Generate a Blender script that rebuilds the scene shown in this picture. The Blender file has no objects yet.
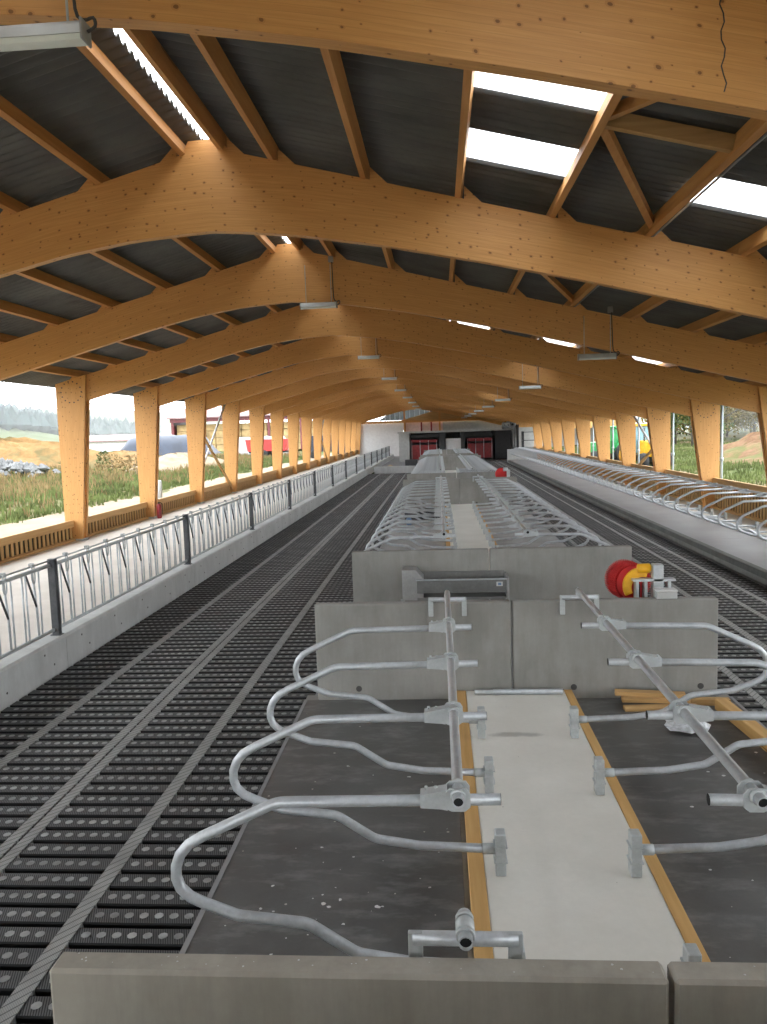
import bpy, math, random
from mathutils import Matrix, Vector
random.seed(7)
sc = bpy.context.scene
C = sc.collection
R = math.radians

# ------------------------------------------------------------------ camera
CAM_H = 3.32
YAW, PITCH, ROLL = R(4.134), R(5.827), R(1.829)
FPX = 790.0
fw = Vector((-math.sin(YAW) * math.cos(PITCH), math.cos(YAW) * math.cos(PITCH), -math.sin(PITCH)))
rt0 = Vector((math.cos(YAW), math.sin(YAW), 0.0))
dn0 = fw.cross(rt0)
rt = math.cos(ROLL) * rt0 + math.sin(ROLL) * dn0
dn = -math.sin(ROLL) * rt0 + math.cos(ROLL) * dn0
up = -dn
cam_d = bpy.data.cameras.new('camera')
cam = bpy.data.objects.new('camera', cam_d)
C.objects.link(cam)
m = Matrix.Identity(4)
for i in range(3):
    m[i][0], m[i][1], m[i][2] = rt[i], up[i], -fw[i]
m[2][3] = CAM_H
cam.matrix_world = m
cam_d.sensor_fit = 'VERTICAL'
cam_d.sensor_height = 36.0
cam_d.lens = FPX * 36.0 / 1024.0
cam_d.clip_start, cam_d.clip_end = 0.05, 3000
sc.camera = cam

# ------------------------------------------------------------------ overcast sky, exposure
w = bpy.data.worlds.new('overcast_sky')
sc.world = w
w.use_nodes = True
bg = w.node_tree.nodes['Background']
bg.inputs[0].default_value = (0.93, 0.965, 1.0, 1)
bg.inputs[1].default_value = 3.4
vs = sc.view_settings
vs.view_transform = 'Standard'
vs.look = 'None'
vs.gamma = 1.0
vs.use_curve_mapping = False
vs.exposure = 0.95
sc.cycles.max_bounces = 10
sc.cycles.diffuse_bounces = 6
sc.cycles.volume_bounces = 2
sc.cycles.sample_clamp_indirect = 8

# ------------------------------------------------------------------ node helpers
class NT:
    def __init__(s, name):
        s.m = bpy.data.materials.new(name)
        s.m.use_nodes = True
        s.t = s.m.node_tree
        s.b = s.t.nodes['Principled BSDF']
        s.out = s.t.nodes['Material Output']
    def n(s, typ, **kw):
        nd = s.t.nodes.new(typ)
        for k, v in kw.items():
            setattr(nd, k, v)
        return nd
    def put(s, sock, v):
        if hasattr(v, 'is_linked') or isinstance(v, bpy.types.NodeSocket):
            s.t.links.new(v, sock)
        else:
            sock.default_value = v
    def coord(s, kind='Object', scale=(1, 1, 1)):
        tc = s.n('ShaderNodeTexCoord')
        mp = s.n('ShaderNodeMapping')
        mp.inputs['Scale'].default_value = scale
        s.t.links.new(tc.outputs[kind], mp.inputs['Vector'])
        return mp.outputs[0]
    def world(s, scale=(1, 1, 1)):
        g = s.n('ShaderNodeNewGeometry')
        mp = s.n('ShaderNodeMapping')
        mp.inputs['Scale'].default_value = scale
        s.t.links.new(g.outputs['Position'], mp.inputs['Vector'])
        return mp.outputs[0]
    def noise(s, vec, scale, detail=4, rough=.55, dim='3D'):
        nd = s.n('ShaderNodeTexNoise', noise_dimensions=dim)
        s.put(nd.inputs['Vector'], vec)
        nd.inputs['Scale'].default_value = scale
        nd.inputs['Detail'].default_value = detail
        nd.inputs['Roughness'].default_value = rough
        return nd.outputs['Fac']
    def vor(s, vec, scale, feat='F1', dim='3D'):
        nd = s.n('ShaderNodeTexVoronoi', feature=feat, voronoi_dimensions=dim)
        s.put(nd.inputs['Vector'], vec)
        nd.inputs['Scale'].default_value = scale
        return nd
    def ramp(s, fac, stops):
        nd = s.n('ShaderNodeValToRGB')
        e = nd.color_ramp.elements
        while len(e) < len(stops):
            e.new(.5)
        for el, (p, c) in zip(e, stops):
            el.position = p
            el.color = (c, c, c, 1) if isinstance(c, (int, float)) else tuple(c) + (1,)
        s.put(nd.inputs[0], fac)
        return nd.outputs[0]
    def mix(s, fac, a, b, mode='MIX'):
        nd = s.n('ShaderNodeMix', data_type='RGBA', blend_type=mode)
        s.put(nd.inputs['Factor'], fac)
        for sock, v in ((nd.inputs['A'], a), (nd.inputs['B'], b)):
            pass
        cs = [i for i in nd.inputs if i.type == 'RGBA']
        for sock, v in zip(cs, (a, b)):
            if isinstance(v, tuple):
                v = v + (1,) if len(v) == 3 else v
            s.put(sock, v)
        return [o for o in nd.outputs if o.type == 'RGBA'][0]
    def math(s, op, a, b=0.0, c=None):
        nd = s.n('ShaderNodeMath', operation=op)
        s.put(nd.inputs[0], a)
        s.put(nd.inputs[1], b)
        if c is not None:
            s.put(nd.inputs[2], c)
        return nd.outputs[0]
    def sep(s, vec):
        nd = s.n('ShaderNodeSeparateXYZ')
        s.put(nd.inputs[0], vec)
        return nd.outputs
    def comb(s, x, y, z=0.0):
        nd = s.n('ShaderNodeCombineXYZ')
        for i, v in enumerate((x, y, z)):
            s.put(nd.inputs[i], v)
        return nd.outputs[0]
    def bump(s, h, strength=.3, dist=.01):
        nd = s.n('ShaderNodeBump')
        nd.inputs['Strength'].default_value = strength
        nd.inputs['Distance'].default_value = dist
        s.put(nd.inputs['Height'], h)
        s.put(s.b.inputs['Normal'], nd.outputs[0])
    def done(s, col, rough=.6, metal=0.0, spec=None):
        if isinstance(col, tuple):
            col = col + (1,) if len(col) == 3 else col
        s.put(s.b.inputs['Base Color'], col)
        s.put(s.b.inputs['Roughness'], rough)
        s.put(s.b.inputs['Metallic'], metal)
        if spec is not None:
            s.b.inputs['Specular IOR Level'].default_value = spec
        return s.m

M = {}

def glulam():
    t = NT('glulam_spruce')
    tc = t.n('ShaderNodeTexCoord')
    u, v, _ = t.sep(tc.outputs['UV'])
    lam = t.math('FLOOR', t.math('DIVIDE', v, .045))
    oi = t.n('ShaderNodeObjectInfo')
    off = t.math('MULTIPLY', oi.outputs['Random'], 50.0)
    seg = t.math('FLOOR', t.math('ADD', t.math('MULTIPLY', u, .33), t.math('MULTIPLY', lam, .37)))
    wn = t.n('ShaderNodeTexWhiteNoise', noise_dimensions='3D')
    t.put(wn.inputs[0], t.comb(lam, seg, off))
    grain = t.noise(t.comb(t.math('ADD', t.math('MULTIPLY', u, 1.2), off), t.math('MULTIPLY', v, 30.0), lam), 1.6, 5, .6)
    big = t.noise(t.comb(t.math('ADD', u, off), t.math('MULTIPLY', v, 2.0)), .7, 2)
    base = t.ramp(grain, [(.25, (.54, .265, .084)), (.55, (.655, .348, .120)), (.8, (.74, .415, .16))])
    base = t.mix(t.math('MULTIPLY', wn.outputs[0], .32), base, (.57, .295, .10))
    base = t.mix(t.ramp(big, [(.35, 0.0), (.7, .35)]), base, (.56, .28, .09))
    dst = t.noise(t.comb(u, v, off), 9, 2)
    kv = t.vor(t.comb(t.math('ADD', t.math('ADD', u, off), t.math('MULTIPLY', dst, .05)), t.math('MULTIPLY', v, 1.25)), 7.5, dim='2D')
    r, g, b_ = [o for o in t.sep(kv.outputs['Color'])][:3]
    size = t.math('MULTIPLY', t.math('SUBTRACT', r, .42), .21)
    k = t.math('LESS_THAN', kv.outputs['Distance'], size)
    kr = t.math('LESS_THAN', kv.outputs['Distance'], t.math('MULTIPLY', size, 1.9))
    base = t.mix(t.math('MULTIPLY', kr, .35), base, (.40, .17, .05))
    base = t.mix(t.math('MULTIPLY', k, .75), base, (.15, .065, .025))
    fr = t.math('FRACT', t.math('DIVIDE', v, .045))
    ln = t.math('LESS_THAN', fr, .06)
    base = t.mix(t.math('MULTIPLY', ln, .25), base, (.24, .11, .035))
    t.bump(grain, .15, .002)
    return t.done(base, .5, spec=.3)
M['glulam'] = glulam()

def plank_mat(name, cols, axis=(1, .06, 1), rough=.6):
    t = NT(name)
    v = t.coord('Object', axis)
    oi = t.n('ShaderNodeObjectInfo')
    ad = t.n('ShaderNodeVectorMath', operation='ADD')
    t.put(ad.inputs[0], v)
    t.put(ad.inputs[1], t.comb(t.math('MULTIPLY', oi.outputs['Random'], 40.0), t.math('MULTIPLY', oi.outputs['Random'], 17.0)))
    g = t.noise(ad.outputs[0], 14, 5, .6)
    base = t.ramp(g, [(.25, cols[0]), (.55, cols[1]), (.8, cols[2])])
    k = t.vor(ad.outputs[0], 3.2)
    r = t.sep(k.outputs['Color'])[0]
    kk = t.math('LESS_THAN', k.outputs['Distance'], t.math('MULTIPLY', t.math('SUBTRACT', r, .6), .3))
    base = t.mix(t.math('MULTIPLY', kk, .7), base, (.16, .07, .025))
    t.bump(g, .15, .002)
    return t.done(base, rough, spec=.3)
M['purlin'] = plank_mat('purlin_spruce', [(.46, .215, .07), (.57, .29, .10), (.64, .355, .14)])
M['board'] = plank_mat('windbreak_board', [(.40, .24, .09), (.52, .32, .13), (.60, .39, .18)], (1, 1, .06))
M['form'] = plank_mat('formwork_timber', [(.46, .27, .09), (.58, .35, .13), (.66, .43, .18)])
M['formx'] = plank_mat('scrap_timber', [(.36, .22, .08), (.50, .31, .13), (.60, .40, .18)], (.08, 1, 1))

def roof_mat():
    t = NT('fibre_cement_roof')
    v = t.world()
    a = t.noise(v, 1.2, 5)
    b = t.noise(t.world((.4, 6, 1)), 1.5, 4)
    col = t.ramp(a, [(.3, (.085, .087, .083)), (.7, (.145, .145, .137))])
    col = t.mix(t.ramp(b, [(.45, 0.0), (.8, .5)]), col, (.17, .17, .16))
    return t.done(col, .8, spec=.2)
M['roof'] = roof_mat()

def skylight_mat(name='translucent_sheet', c=(.95, .97, 1), clear=.35):
    t = NT(name)
    tr = t.n('ShaderNodeBsdfTranslucent')
    tr.inputs[0].default_value = c + (1,)
    tp = t.n('ShaderNodeBsdfTransparent')
    tp.inputs[0].default_value = (.95, .97, 1, 1)
    mx = t.n('ShaderNodeMixShader')
    mx.inputs[0].default_value = clear
    t.t.links.new(tr.outputs[0], mx.inputs[1])
    t.t.links.new(tp.outputs[0], mx.inputs[2])
    t.t.links.new(mx.outputs[0], t.out.inputs[0])
    return t.m
M['skylight'] = skylight_mat()
M['gable_sheet'] = skylight_mat('milky_gable_sheet', (.16, .17, .17), .05)

def concrete(name, dark, light, streak=0.0, speck=None, rough=.75, scale=1.0, pit=True, stain=None):
    t = NT(name)
    v = t.world()
    a = t.noise(v, 1.1 * scale, 6, .6)
    f = t.noise(v, 22 * scale, 4, .6)
    col = t.ramp(a, [(.3, dark), (.7, light)])
    if streak:
        s_ = t.noise(t.world((3.2, 3.2, .35)), 1.6, 6, .7)
        col = t.mix(t.ramp(s_, [(.42, 0.0), (.75, streak)]), col, tuple(c * .45 for c in dark))
        s2 = t.noise(t.world((3, 3, 1.2)), 1.3, 5, .6)
        col = t.mix(t.ramp(s2, [(.5, 0.0), (.85, .5)]), col, tuple(min(1, c * 1.25) for c in light))
    col = t.mix(t.math('MULTIPLY', f, .22), col, tuple(c * .6 for c in dark))
    if pit:
        pv = t.vor(v, 9)
        r = t.sep(pv.outputs['Color'])[0]
        p = t.math('LESS_THAN', pv.outputs['Distance'], t.math('MULTIPLY', t.math('SUBTRACT', r, .8), .28))
        col = t.mix(t.math('MULTIPLY', p, .7), col, tuple(c * .3 for c in dark))
    if speck:
        sv = t.vor(v, speck)
        r = t.sep(sv.outputs['Color'])[0]
        p = t.math('LESS_THAN', sv.outputs['Distance'], t.math('MULTIPLY', t.math('SUBTRACT', r, .93), 1.6))
        col = t.mix(p, col, (.55, .54, .50))
    if stain:
        x, y, z = t.sep(v)
        dx = t.math('MULTIPLY', t.math('SUBTRACT', x, stain[0]), 1 / stain[2])
        dy = t.math('MULTIPLY', t.math('SUBTRACT', y, stain[1]), 1 / stain[3])
        d = t.math('ADD', t.math('ADD', t.math('MULTIPLY', dx, dx), t.math('MULTIPLY', dy, dy)), t.math('MULTIPLY', t.noise(v, 6, 4), .9))
        col = t.mix(t.ramp(d, [(.55, .6), (1.0, 0.0)]), col, tuple(c * .45 for c in dark))
    t.bump(f, .25, .004)
    return t.done(col, rough, spec=.35)
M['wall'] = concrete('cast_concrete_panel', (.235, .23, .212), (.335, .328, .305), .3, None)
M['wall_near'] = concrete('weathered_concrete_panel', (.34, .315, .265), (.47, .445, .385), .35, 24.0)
M['kerb'] = concrete('pale_precast_concrete', (.50, .51, .50), (.62, .63, .62), .2)
M['feed'] = concrete('feed_table_concrete', (.70, .65, .58), (.82, .77, .70), 0, pit=False)
M['slab'] = concrete('fresh_concrete_slab', (.70, .68, .615), (.81, .79, .73), 0, None, .8, stain=(.68, 7.62, .42, .10))
M['pale_mat'] = concrete('pale_floor_concrete', (.29, .285, .275), (.39, .385, .375), 0, None, .7)
M['plat'] = concrete('platform_grey', (.225, .225, .23), (.295, .295, .30), 0, None, .5, .6, False)
M['kerb_dark'] = concrete('stained_kerb_concrete', (.12, .125, .115), (.19, .195, .18), .3)
M['base'] = concrete('raw_concrete', (.22, .22, .21), (.32, .32, .30), .3)

def mat_rubber():
    t = NT('dusty_rubber_mat')
    v = t.world()
    a = t.noise(v, 1.6, 6, .6)
    f = t.noise(v, 30, 3)
    sw = t.noise(t.world((1, 2.5, 1)), 2.3, 5, .65)
    col = t.ramp(a, [(.3, (.060, .060, .058)), (.7, (.14, .14, .135))])
    col = t.mix(t.ramp(sw, [(.5, 0.0), (.72, .75)]), col, (.26, .26, .255))
    col = t.mix(t.math('MULTIPLY', f, .35), col, (.05, .05, .048))
    br = t.noise(v, .9, 4)
    col = t.mix(t.ramp(br, [(.55, 0.0), (.8, .4)]), col, (.075, .066, .05))
    sv = t.vor(v, 11)
    r = t.sep(sv.outputs['Color'])[0]
    p = t.math('LESS_THAN', sv.outputs['Distance'], t.math('MULTIPLY', t.math('SUBTRACT', r, .88), 1.2))
    col = t.mix(t.math('MULTIPLY', p, .8), col, (.55, .53, .47))
    t.bump(f, .2, .003)
    ro = t.ramp(a, [(.3, .32), (.7, .5)])
    return t.done(col, ro, spec=.5)
M['mat'] = mat_rubber()

def slat_mat():
    t = NT('grooved_slat_rubber')
    x, y, z = t.sep(t.world())
    fr = t.math('FRACT', t.math('MULTIPLY', t.math('ADD', x, t.math('MULTIPLY', y, .35)), 62.0))
    g = t.math('LESS_THAN', fr, .42)
    a = t.noise(t.world(), 2.2, 4)
    col = t.ramp(a, [(.3, (.075, .077, .078)), (.75, (.135, .136, .138))])
    col = t.mix(g, col, (.014, .014, .016))
    return t.done(col, .55, spec=.3)
M['slat'] = slat_mat()

M['slot_shade_rubber'] = None
def dot_mat():
    t = NT('dusty_stud')
    a = t.noise(t.world(), 9, 3)
    b = t.noise(t.world(), 1.3, 4, .65)
    c = t.ramp(a, [(.3, (.26, .265, .265)), (.7, (.48, .485, .48))])
    return t.done(t.mix(t.ramp(b, [(.42, .5), (.6, 0.0)]), c, (.09, .09, .092)), .6)
M['dot'] = dot_mat()

def band_mat():
    t = NT('tread_band_rubber')
    x, y, z = t.sep(t.world())
    d = t.math('FRACT', t.math('MULTIPLY', t.math('ADD', t.math('MULTIPLY', x, 1.0), t.math('MULTIPLY', y, -.8)), 13.0))
    l = t.math('LESS_THAN', d, .16)
    f = t.math('LESS_THAN', t.math('FRACT', t.math('MULTIPLY', t.math('ADD', x, y), 60.0)), .35)
    a = t.noise(t.world(), 3, 4)
    col = t.ramp(a, [(.3, (.27, .275, .265)), (.7, (.40, .405, .39))])
    col = t.mix(t.math('MULTIPLY', f, .4), col, (.13, .13, .13))
    col = t.mix(t.math('MULTIPLY', l, .8), col, (.05, .05, .05))
    return t.done(col, .6)
M['band'] = band_mat()

def galv(name, a, b, rough=.36, metal=.75):
    t = NT(name)
    v = t.coord('Object')
    n1 = t.noise(v, 9, 5, .6)
    vo = t.vor(v, 55)
    col = t.ramp(n1, [(.3, a), (.7, b)])
    r = t.sep(vo.outputs['Color'])[0]
    col = t.mix(t.math('MULTIPLY', r, .22), col, tuple(c * .7 for c in a))
    return t.done(col, t.ramp(n1, [(.3, rough - .06), (.7, rough + .12)]), metal)
M['galv'] = galv('galvanised_steel', (.44, .47, .495), (.60, .63, .655), .38, .42)
M['galv_dull'] = galv('dull_galvanised_steel', (.42, .45, .455), (.54, .57, .575), .5, .3)
M['dark_steel'] = galv('dark_post_steel', (.05, .055, .06), (.10, .105, .11), .5, .5)

def plain(name, col, rough=.6, metal=0.0, var=.25, scale=4.0, spec=None, obj=False):
    t = NT(name)
    n1 = t.noise(t.coord('Object') if obj else t.world(), scale, 4)
    c = t.ramp(n1, [(.3, tuple(x * (1 - var) for x in col)), (.7, tuple(min(1, x * (1 + var)) for x in col))])
    return t.done(c, rough, metal, spec)
M['slot_shade_rubber'] = plain('slot_shade_black', (.018, .018, .019), .7, spec=.2)  # near-black stands in for the shade inside the floor slots
M['black'] = plain('black_void', (.012, .012, .012), .9)
M['hole'] = plain('dark_plug', (.06, .058, .055), .8)
M['red'] = plain('red_bristle', (.50, .012, .012), .6)
M['yellow'] = plain('yellow_cover', (.85, .42, .01), .4)
M['white_plastic'] = plain('white_plastic', (.62, .63, .62), .4, var=.08)
M['grey_plastic'] = plain('grey_plastic', (.30, .31, .31), .5, var=.1)
M['lamp_body'] = plain('lamp_housing_grey', (.52, .54, .53), .4, .2, .1)
M['lamp_diff'] = plain('lamp_diffuser', (.66, .72, .68), .35, var=.05)
M['inox'] = galv('stainless_sheet', (.36, .365, .36), (.46, .465, .455), .42, .6)
M['trough_steel'] = galv('dull_trough_steel', (.17, .172, .165), (.24, .243, .235), .5, .4)
M['net'] = plain('dark_windbreak_net', (.035, .035, .025), .9)
M['bag'] = plain('clear_plastic_bag', (.66, .69, .72), .3, var=.3, scale=20)
M['blue'] = plain('blue_print', (.16, .26, .42), .5)
M['sand'] = concrete('pale_sandy_track', (.20, .155, .10), (.27, .215, .145), 0, None, .9, .5, False)
def grass_mat():
    t = NT('rough_grass_ground')
    a = t.noise(t.world(), .18, 6, .65)
    b = t.noise(t.world(), 2.5, 5, .7)
    col = t.ramp(b, [(.3, (.045, .065, .018)), (.7, (.095, .115, .038))])
    col = t.mix(t.ramp(a, [(.42, 0.0), (.62, .85)]), col, (.15, .11, .06))
    return t.done(col, .9, spec=.1)
M['grass'] = grass_mat()
M['blade'] = plain('grass_blade', (.105, .13, .045), .8, var=.5, scale=.35, spec=.1)
M['dry_blade'] = plain('dry_grass_blade', (.20, .145, .07), .8, var=.4, scale=.6, spec=.1)
def soil(name, c1, c2, g):
    t = NT(name)
    a = t.noise(t.world(), .8, 6, .7)
    b = t.noise(t.world(), .35, 5, .65)
    col = t.ramp(a, [(.3, c1), (.7, c2)])
    col = t.mix(t.ramp(b, [(.48, 0.0), (.6, .8)]), col, g)
    return t.done(col, .95, spec=.1)
M['dirt'] = soil('ochre_soil', (.15, .085, .035), (.26, .165, .075), (.11, .10, .05))
M['dirt_red'] = soil('brown_soil', (.11, .06, .035), (.22, .14, .085), (.085, .10, .035))
M['rubble'] = plain('pale_rubble', (.15, .153, .153), .9, var=.5, scale=1.6, spec=.1)
M['hill_field'] = plain('hill_meadow', (.085, .10, .055), .95, var=.2, scale=.01, spec=0)
M['hill_wood'] = plain('hill_forest', (.035, .05, .05), .95, var=.3, scale=.05, spec=0)
M['leaf_y'] = plain('autumn_leaves', (.22, .17, .04), .8, var=.5, scale=.5, spec=.1)
M['leaf_g'] = plain('dull_green_leaves', (.08, .105, .04), .8, var=.5, scale=.5, spec=.1)
M['bark'] = plain('bark', (.09, .075, .06), .9)
M['tarp'] = plain('navy_tarpaulin', (.016, .025, .045), .5, var=.4, scale=.4)
M['sheet_white'] = plain('white_silage_sheet', (.22, .225, .225), .5, var=.2, scale=.5)
M['maroon'] = plain('maroon_paint', (.14, .03, .035), .5)
M['shed_roof'] = plain('shed_roof_sheet', (.24, .15, .15), .6)
M['hay'] = plain('straw_bale', (.38, .27, .13), .95, var=.35, scale=1.0)
M['trailer_red'] = plain('red_paint', (.50, .025, .02), .4)
M['tyre'] = plain('tyre_rubber', (.02, .02, .02), .8)
M['green_paint'] = plain('green_paint', (.02, .22, .06), .4)
M['yellow_paint'] = plain('yellow_paint', (.75, .40, .02), .4)
M['cab_glass'] = plain('tinted_cab_glass', (.10, .20, .23), .08, var=.1)
M['pvc'] = plain('pale_blue_downpipe', (.42, .50, .54), .4, var=.08)
M['robot_red'] = plain('dark_red_panel', (.25, .015, .02), .35)
M['charcoal'] = plain('charcoal_panel', (.035, .037, .04), .5)
M['bright_panel'] = plain('white_panel', (.72, .72, .72), .5, var=.06)
M['pink_panel'] = plain('pale_pink_panel', (.68, .50, .45), .6, var=.1)
M['grey_panel'] = plain('light_grey_panel', (.42, .43, .42), .6, var=.1)
M['sack'] = plain('beige_sack', (.48, .40, .28), .9)

def hazemat(name, dens):
    t = NT(name)
    vsn = t.n('ShaderNodeVolumeScatter')
    vsn.inputs['Color'].default_value = (.96, .98, 1, 1)
    vsn.inputs['Density'].default_value = dens
    t.t.links.new(vsn.outputs[0], t.out.inputs['Volume'])
    for l in list(t.out.inputs['Surface'].links):
        t.t.links.remove(l)
    return t.m
M['mist'] = hazemat('mist', .00038)
M['wood_mist'] = hazemat('wood_mist', .004)

# ------------------------------------------------------------------ mesh builder
class MB:
    def __init__(s):
        s.v, s.f, s.m, s.sm, s.uv = [], [], [], [], None
        s.cur, s.smooth = 0, False
    def face(s, idx):
        s.f.append(tuple(idx)); s.m.append(s.cur); s.sm.append(s.smooth)
    def box(s, x0, x1, y0, y1, z0, z1, bev=0.0):
        b = len(s.v)
        if bev <= 0:
            for z in (z0, z1):
                for x, y in ((x0, y0), (x1, y0), (x1, y1), (x0, y1)):
                    s.v.append((x, y, z))
            for q in ((3, 2, 1, 0), (4, 5, 6, 7), (0, 1, 5, 4), (1, 2, 6, 5), (2, 3, 7, 6), (3, 0, 4, 7)):
                s.face([b + i for i in q])
        else:           # chamfered box: 24 corner points
            P = {}
            for i, x in enumerate((x0, x1)):
                for j, y in enumerate((y0, y1)):
                    for k, z in enumerate((z0, z1)):
                        dx, dy, dz = (bev if i == 0 else -bev), (bev if j == 0 else -bev), (bev if k == 0 else -bev)
                        for a, p in enumerate(((x, y + dy, z + dz), (x + dx, y, z + dz), (x + dx, y + dy, z))):
                            P[i, j, k, a] = len(s.v); s.v.append(p)
            F = s.face
            for i in (0, 1):
                q = [P[i, 0, 0, 0], P[i, 1, 0, 0], P[i, 1, 1, 0], P[i, 0, 1, 0]]; F(q if i else q[::-1])
                q = [P[0, i, 0, 1], P[1, i, 0, 1], P[1, i, 1, 1], P[0, i, 1, 1]]; F(q if not i else q[::-1])
                q = [P[0, 0, i, 2], P[1, 0, i, 2], P[1, 1, i, 2], P[0, 1, i, 2]]; F(q if i else q[::-1])
            for i in (0, 1):
                for j in (0, 1):
                    q = [P[i, j, 0, 0], P[i, j, 1, 0], P[i, j, 1, 1], P[i, j, 0, 1]]; F(q if (i ^ j) else q[::-1])
                    q = [P[i, 0, j, 0], P[i, 1, j, 0], P[i, 1, j, 2], P[i, 0, j, 2]]; F(q[::-1] if (i ^ j) == 0 else q)
                    q = [P[0, i, j, 1], P[1, i, j, 1], P[1, i, j, 2], P[0, i, j, 2]]; F(q if (i ^ j) == 0 else q[::-1])
            for i in (0, 1):
                for j in (0, 1):
                    for k in (0, 1):
                        q = [P[i, j, k, 0], P[i, j, k, 1], P[i, j, k, 2]]; F(q if (i + j + k) % 2 else q[::-1])
        return s
    def prism(s, pts, axis, a0, a1):
        """extrude a 2-D outline along an axis ('x','y','z')"""
        b, n = len(s.v), len(pts)
        def P(p, a):
            return {'x': (a, p[0], p[1]), 'y': (p[0], a, p[1]), 'z': (p[0], p[1], a)}[axis]
        for a in (a0, a1):
            for p in pts:
                s.v.append(P(p, a))
        s.face([b + i for i in range(n)][::-1]); s.face([b + n + i for i in range(n)])
        for i in range(n):
            j = (i + 1) % n
            s.face((b + i, b + j, b + n + j, b + n + i))
        return s
    def tube(s, pts, r, n=8, cap=True, hollow=False):
        pts = [Vector(p) for p in pts]
        b = len(s.v)
        T = []
        for i in range(len(pts)):
            d = (pts[min(i + 1, len(pts) - 1)] - pts[max(i - 1, 0)])
            T.append(d.normalized())
        ref = Vector((0, 0, 1)) if abs(T[0].z) < .9 else Vector((0, 1, 0))
        nrm = (ref - T[0] * ref.dot(T[0])).normalized()
        for i, p in enumerate(pts):
            nrm = (nrm - T[i] * nrm.dot(T[i])).normalized()
            bn = T[i].cross(nrm)
            rr = r[i] if isinstance(r, (list, tuple)) else r
            for k in range(n):
                a = 2 * math.pi * k / n
                s.v.append(tuple(p + rr * (math.cos(a) * nrm + math.sin(a) * bn)))
        s_ = s.smooth; s.smooth = True
        for i in range(len(pts) - 1):
            for k in range(n):
                k2 = (k + 1) % n
                s.face((b + i * n + k, b + i * n + k2, b + (i + 1) * n + k2, b + (i + 1) * n + k))
        s.smooth = s_
        if cap:
            e = b + (len(pts) - 1) * n
            s.face([b + k for k in range(n)][::-1])
            s.face([e + k for k in range(n)])
        return s
    def pipe(s, p0, p1, r, wall=.006, n=12):
        """open-ended pipe: outer, inner and rim"""
        p0, p1 = Vector(p0), Vector(p1)
        s.tube([p0, p1], r, n, cap=False)
        o = len(s.v) - 2 * n
        s.tube([p1, p0], r - wall, n, cap=False)
        i_ = len(s.v) - 2 * n
        d = (p1 - p0).normalized()
        # rims: match nearest inner vertices
        for st_o, st_i in ((o, i_ + n), (o + n, i_)):
            for k in range(n):
                k2 = (k + 1) % n
                def near(q):
                    return min(range(n), key=lambda j: (Vector(s.v[st_i + j]) - Vector(s.v[q])).length)
                s.face((st_o + k, st_o + k2, st_i + near(st_o + k2), st_i + near(st_o + k)))
        return s
    def lathe(s, prof, n=16, axis='z', c=(0, 0, 0)):
        b = len(s.v)
        for (r, h) in prof:
            for k in range(n):
                a = 2 * math.pi * k / n
                x, y = r * math.cos(a), r * math.sin(a)
                p = {'z': (x, y, h), 'x': (h, x, y), 'y': (y, h, x)}[axis]
                s.v.append((p[0] + c[0], p[1] + c[1], p[2] + c[2]))
        s_ = s.smooth; s.smooth = True
        for i in range(len(prof) - 1):
            for k in range(n):
                k2 = (k + 1) % n
                s.face((b + i * n + k, b + i * n + k2, b + (i + 1) * n + k2, b + (i + 1) * n + k))
        s.smooth = s_
        s.face([b + k for k in range(n)][::-1])
        e = b + (len(prof) - 1) * n
        s.face([e + k for k in range(n)])
        return s
    def mesh(s, name, mats):
        me = bpy.data.meshes.new(name)
        me.from_pydata(s.v, [], s.f)
        for mm in (mats if isinstance(mats, (list, tuple)) else [mats]):
            me.materials.append(M[mm])
        me.polygons.foreach_set('material_index', s.m)
        me.polygons.foreach_set('use_smooth', s.sm)
        if s.uv:
            uvl = me.uv_layers.new(name='UVMap')
            for l in me.loops:
                uvl.data[l.index].uv = s.uv[l.vertex_index]
        me.update()
        return me

def link(name, me, parent=None, loc=(0, 0, 0), rot=None, scale=None):
    o = bpy.data.objects.new(name, me)
    C.objects.link(o)
    o.location = loc
    if rot: o.rotation_euler = rot
    if scale: o.scale = scale
    if parent is not None: o.parent = parent
    return o
def tag(o, label=None, cat=None, group=None, kind=None):
    if label: o['label'] = label
    if cat: o['category'] = cat
    if group: o['group'] = group
    if kind: o['kind'] = kind
    return o
def thing(name, label, cat, loc=(0, 0, 0), group=None, rot=None, scale=None):
    return tag(link(name, None, None, loc, rot, scale), label, cat, group)
def struct(name, me=None):
    o = link(name, me); o['kind'] = 'structure'; return o
def copy_tree(o, parent=None):
    c = o.copy(); C.objects.link(c); c.parent = parent
    for ch in list(o.children):
        copy_tree(ch, c)
    return c
def nth(n):
    w_ = ['', 'first', 'second', 'third', 'fourth', 'fifth', 'sixth', 'seventh', 'eighth', 'ninth', 'tenth', 'eleventh', 'twelfth', 'thirteenth', 'fourteenth', 'fifteenth', 'sixteenth', 'seventeenth', 'eighteenth', 'nineteenth']
    if n < 20: return w_[n]
    t_ = {2: 'twenty', 3: 'thirty', 4: 'forty', 5: 'fifty'}[n // 10]
    return (t_[:-1] + 'ieth') if n % 10 == 0 else t_ + '-' + w_[n % 10]
def smooth(pts, n=4):
    P = [Vector(p) for p in pts]
    out = []
    for i in range(len(P) - 1):
        p0, p1, p2, p3 = P[max(i - 1, 0)], P[i], P[i + 1], P[min(i + 2, len(P) - 1)]
        for k in range(n):
            t = k / n
            out.append(.5 * ((2 * p1) + (p2 - p0) * t + (2 * p0 - 5 * p1 + 4 * p2 - p3) * t * t + (3 * p1 - p0 - 3 * p2 + p3) * t ** 3))
    out.append(P[-1])
    return out

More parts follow.
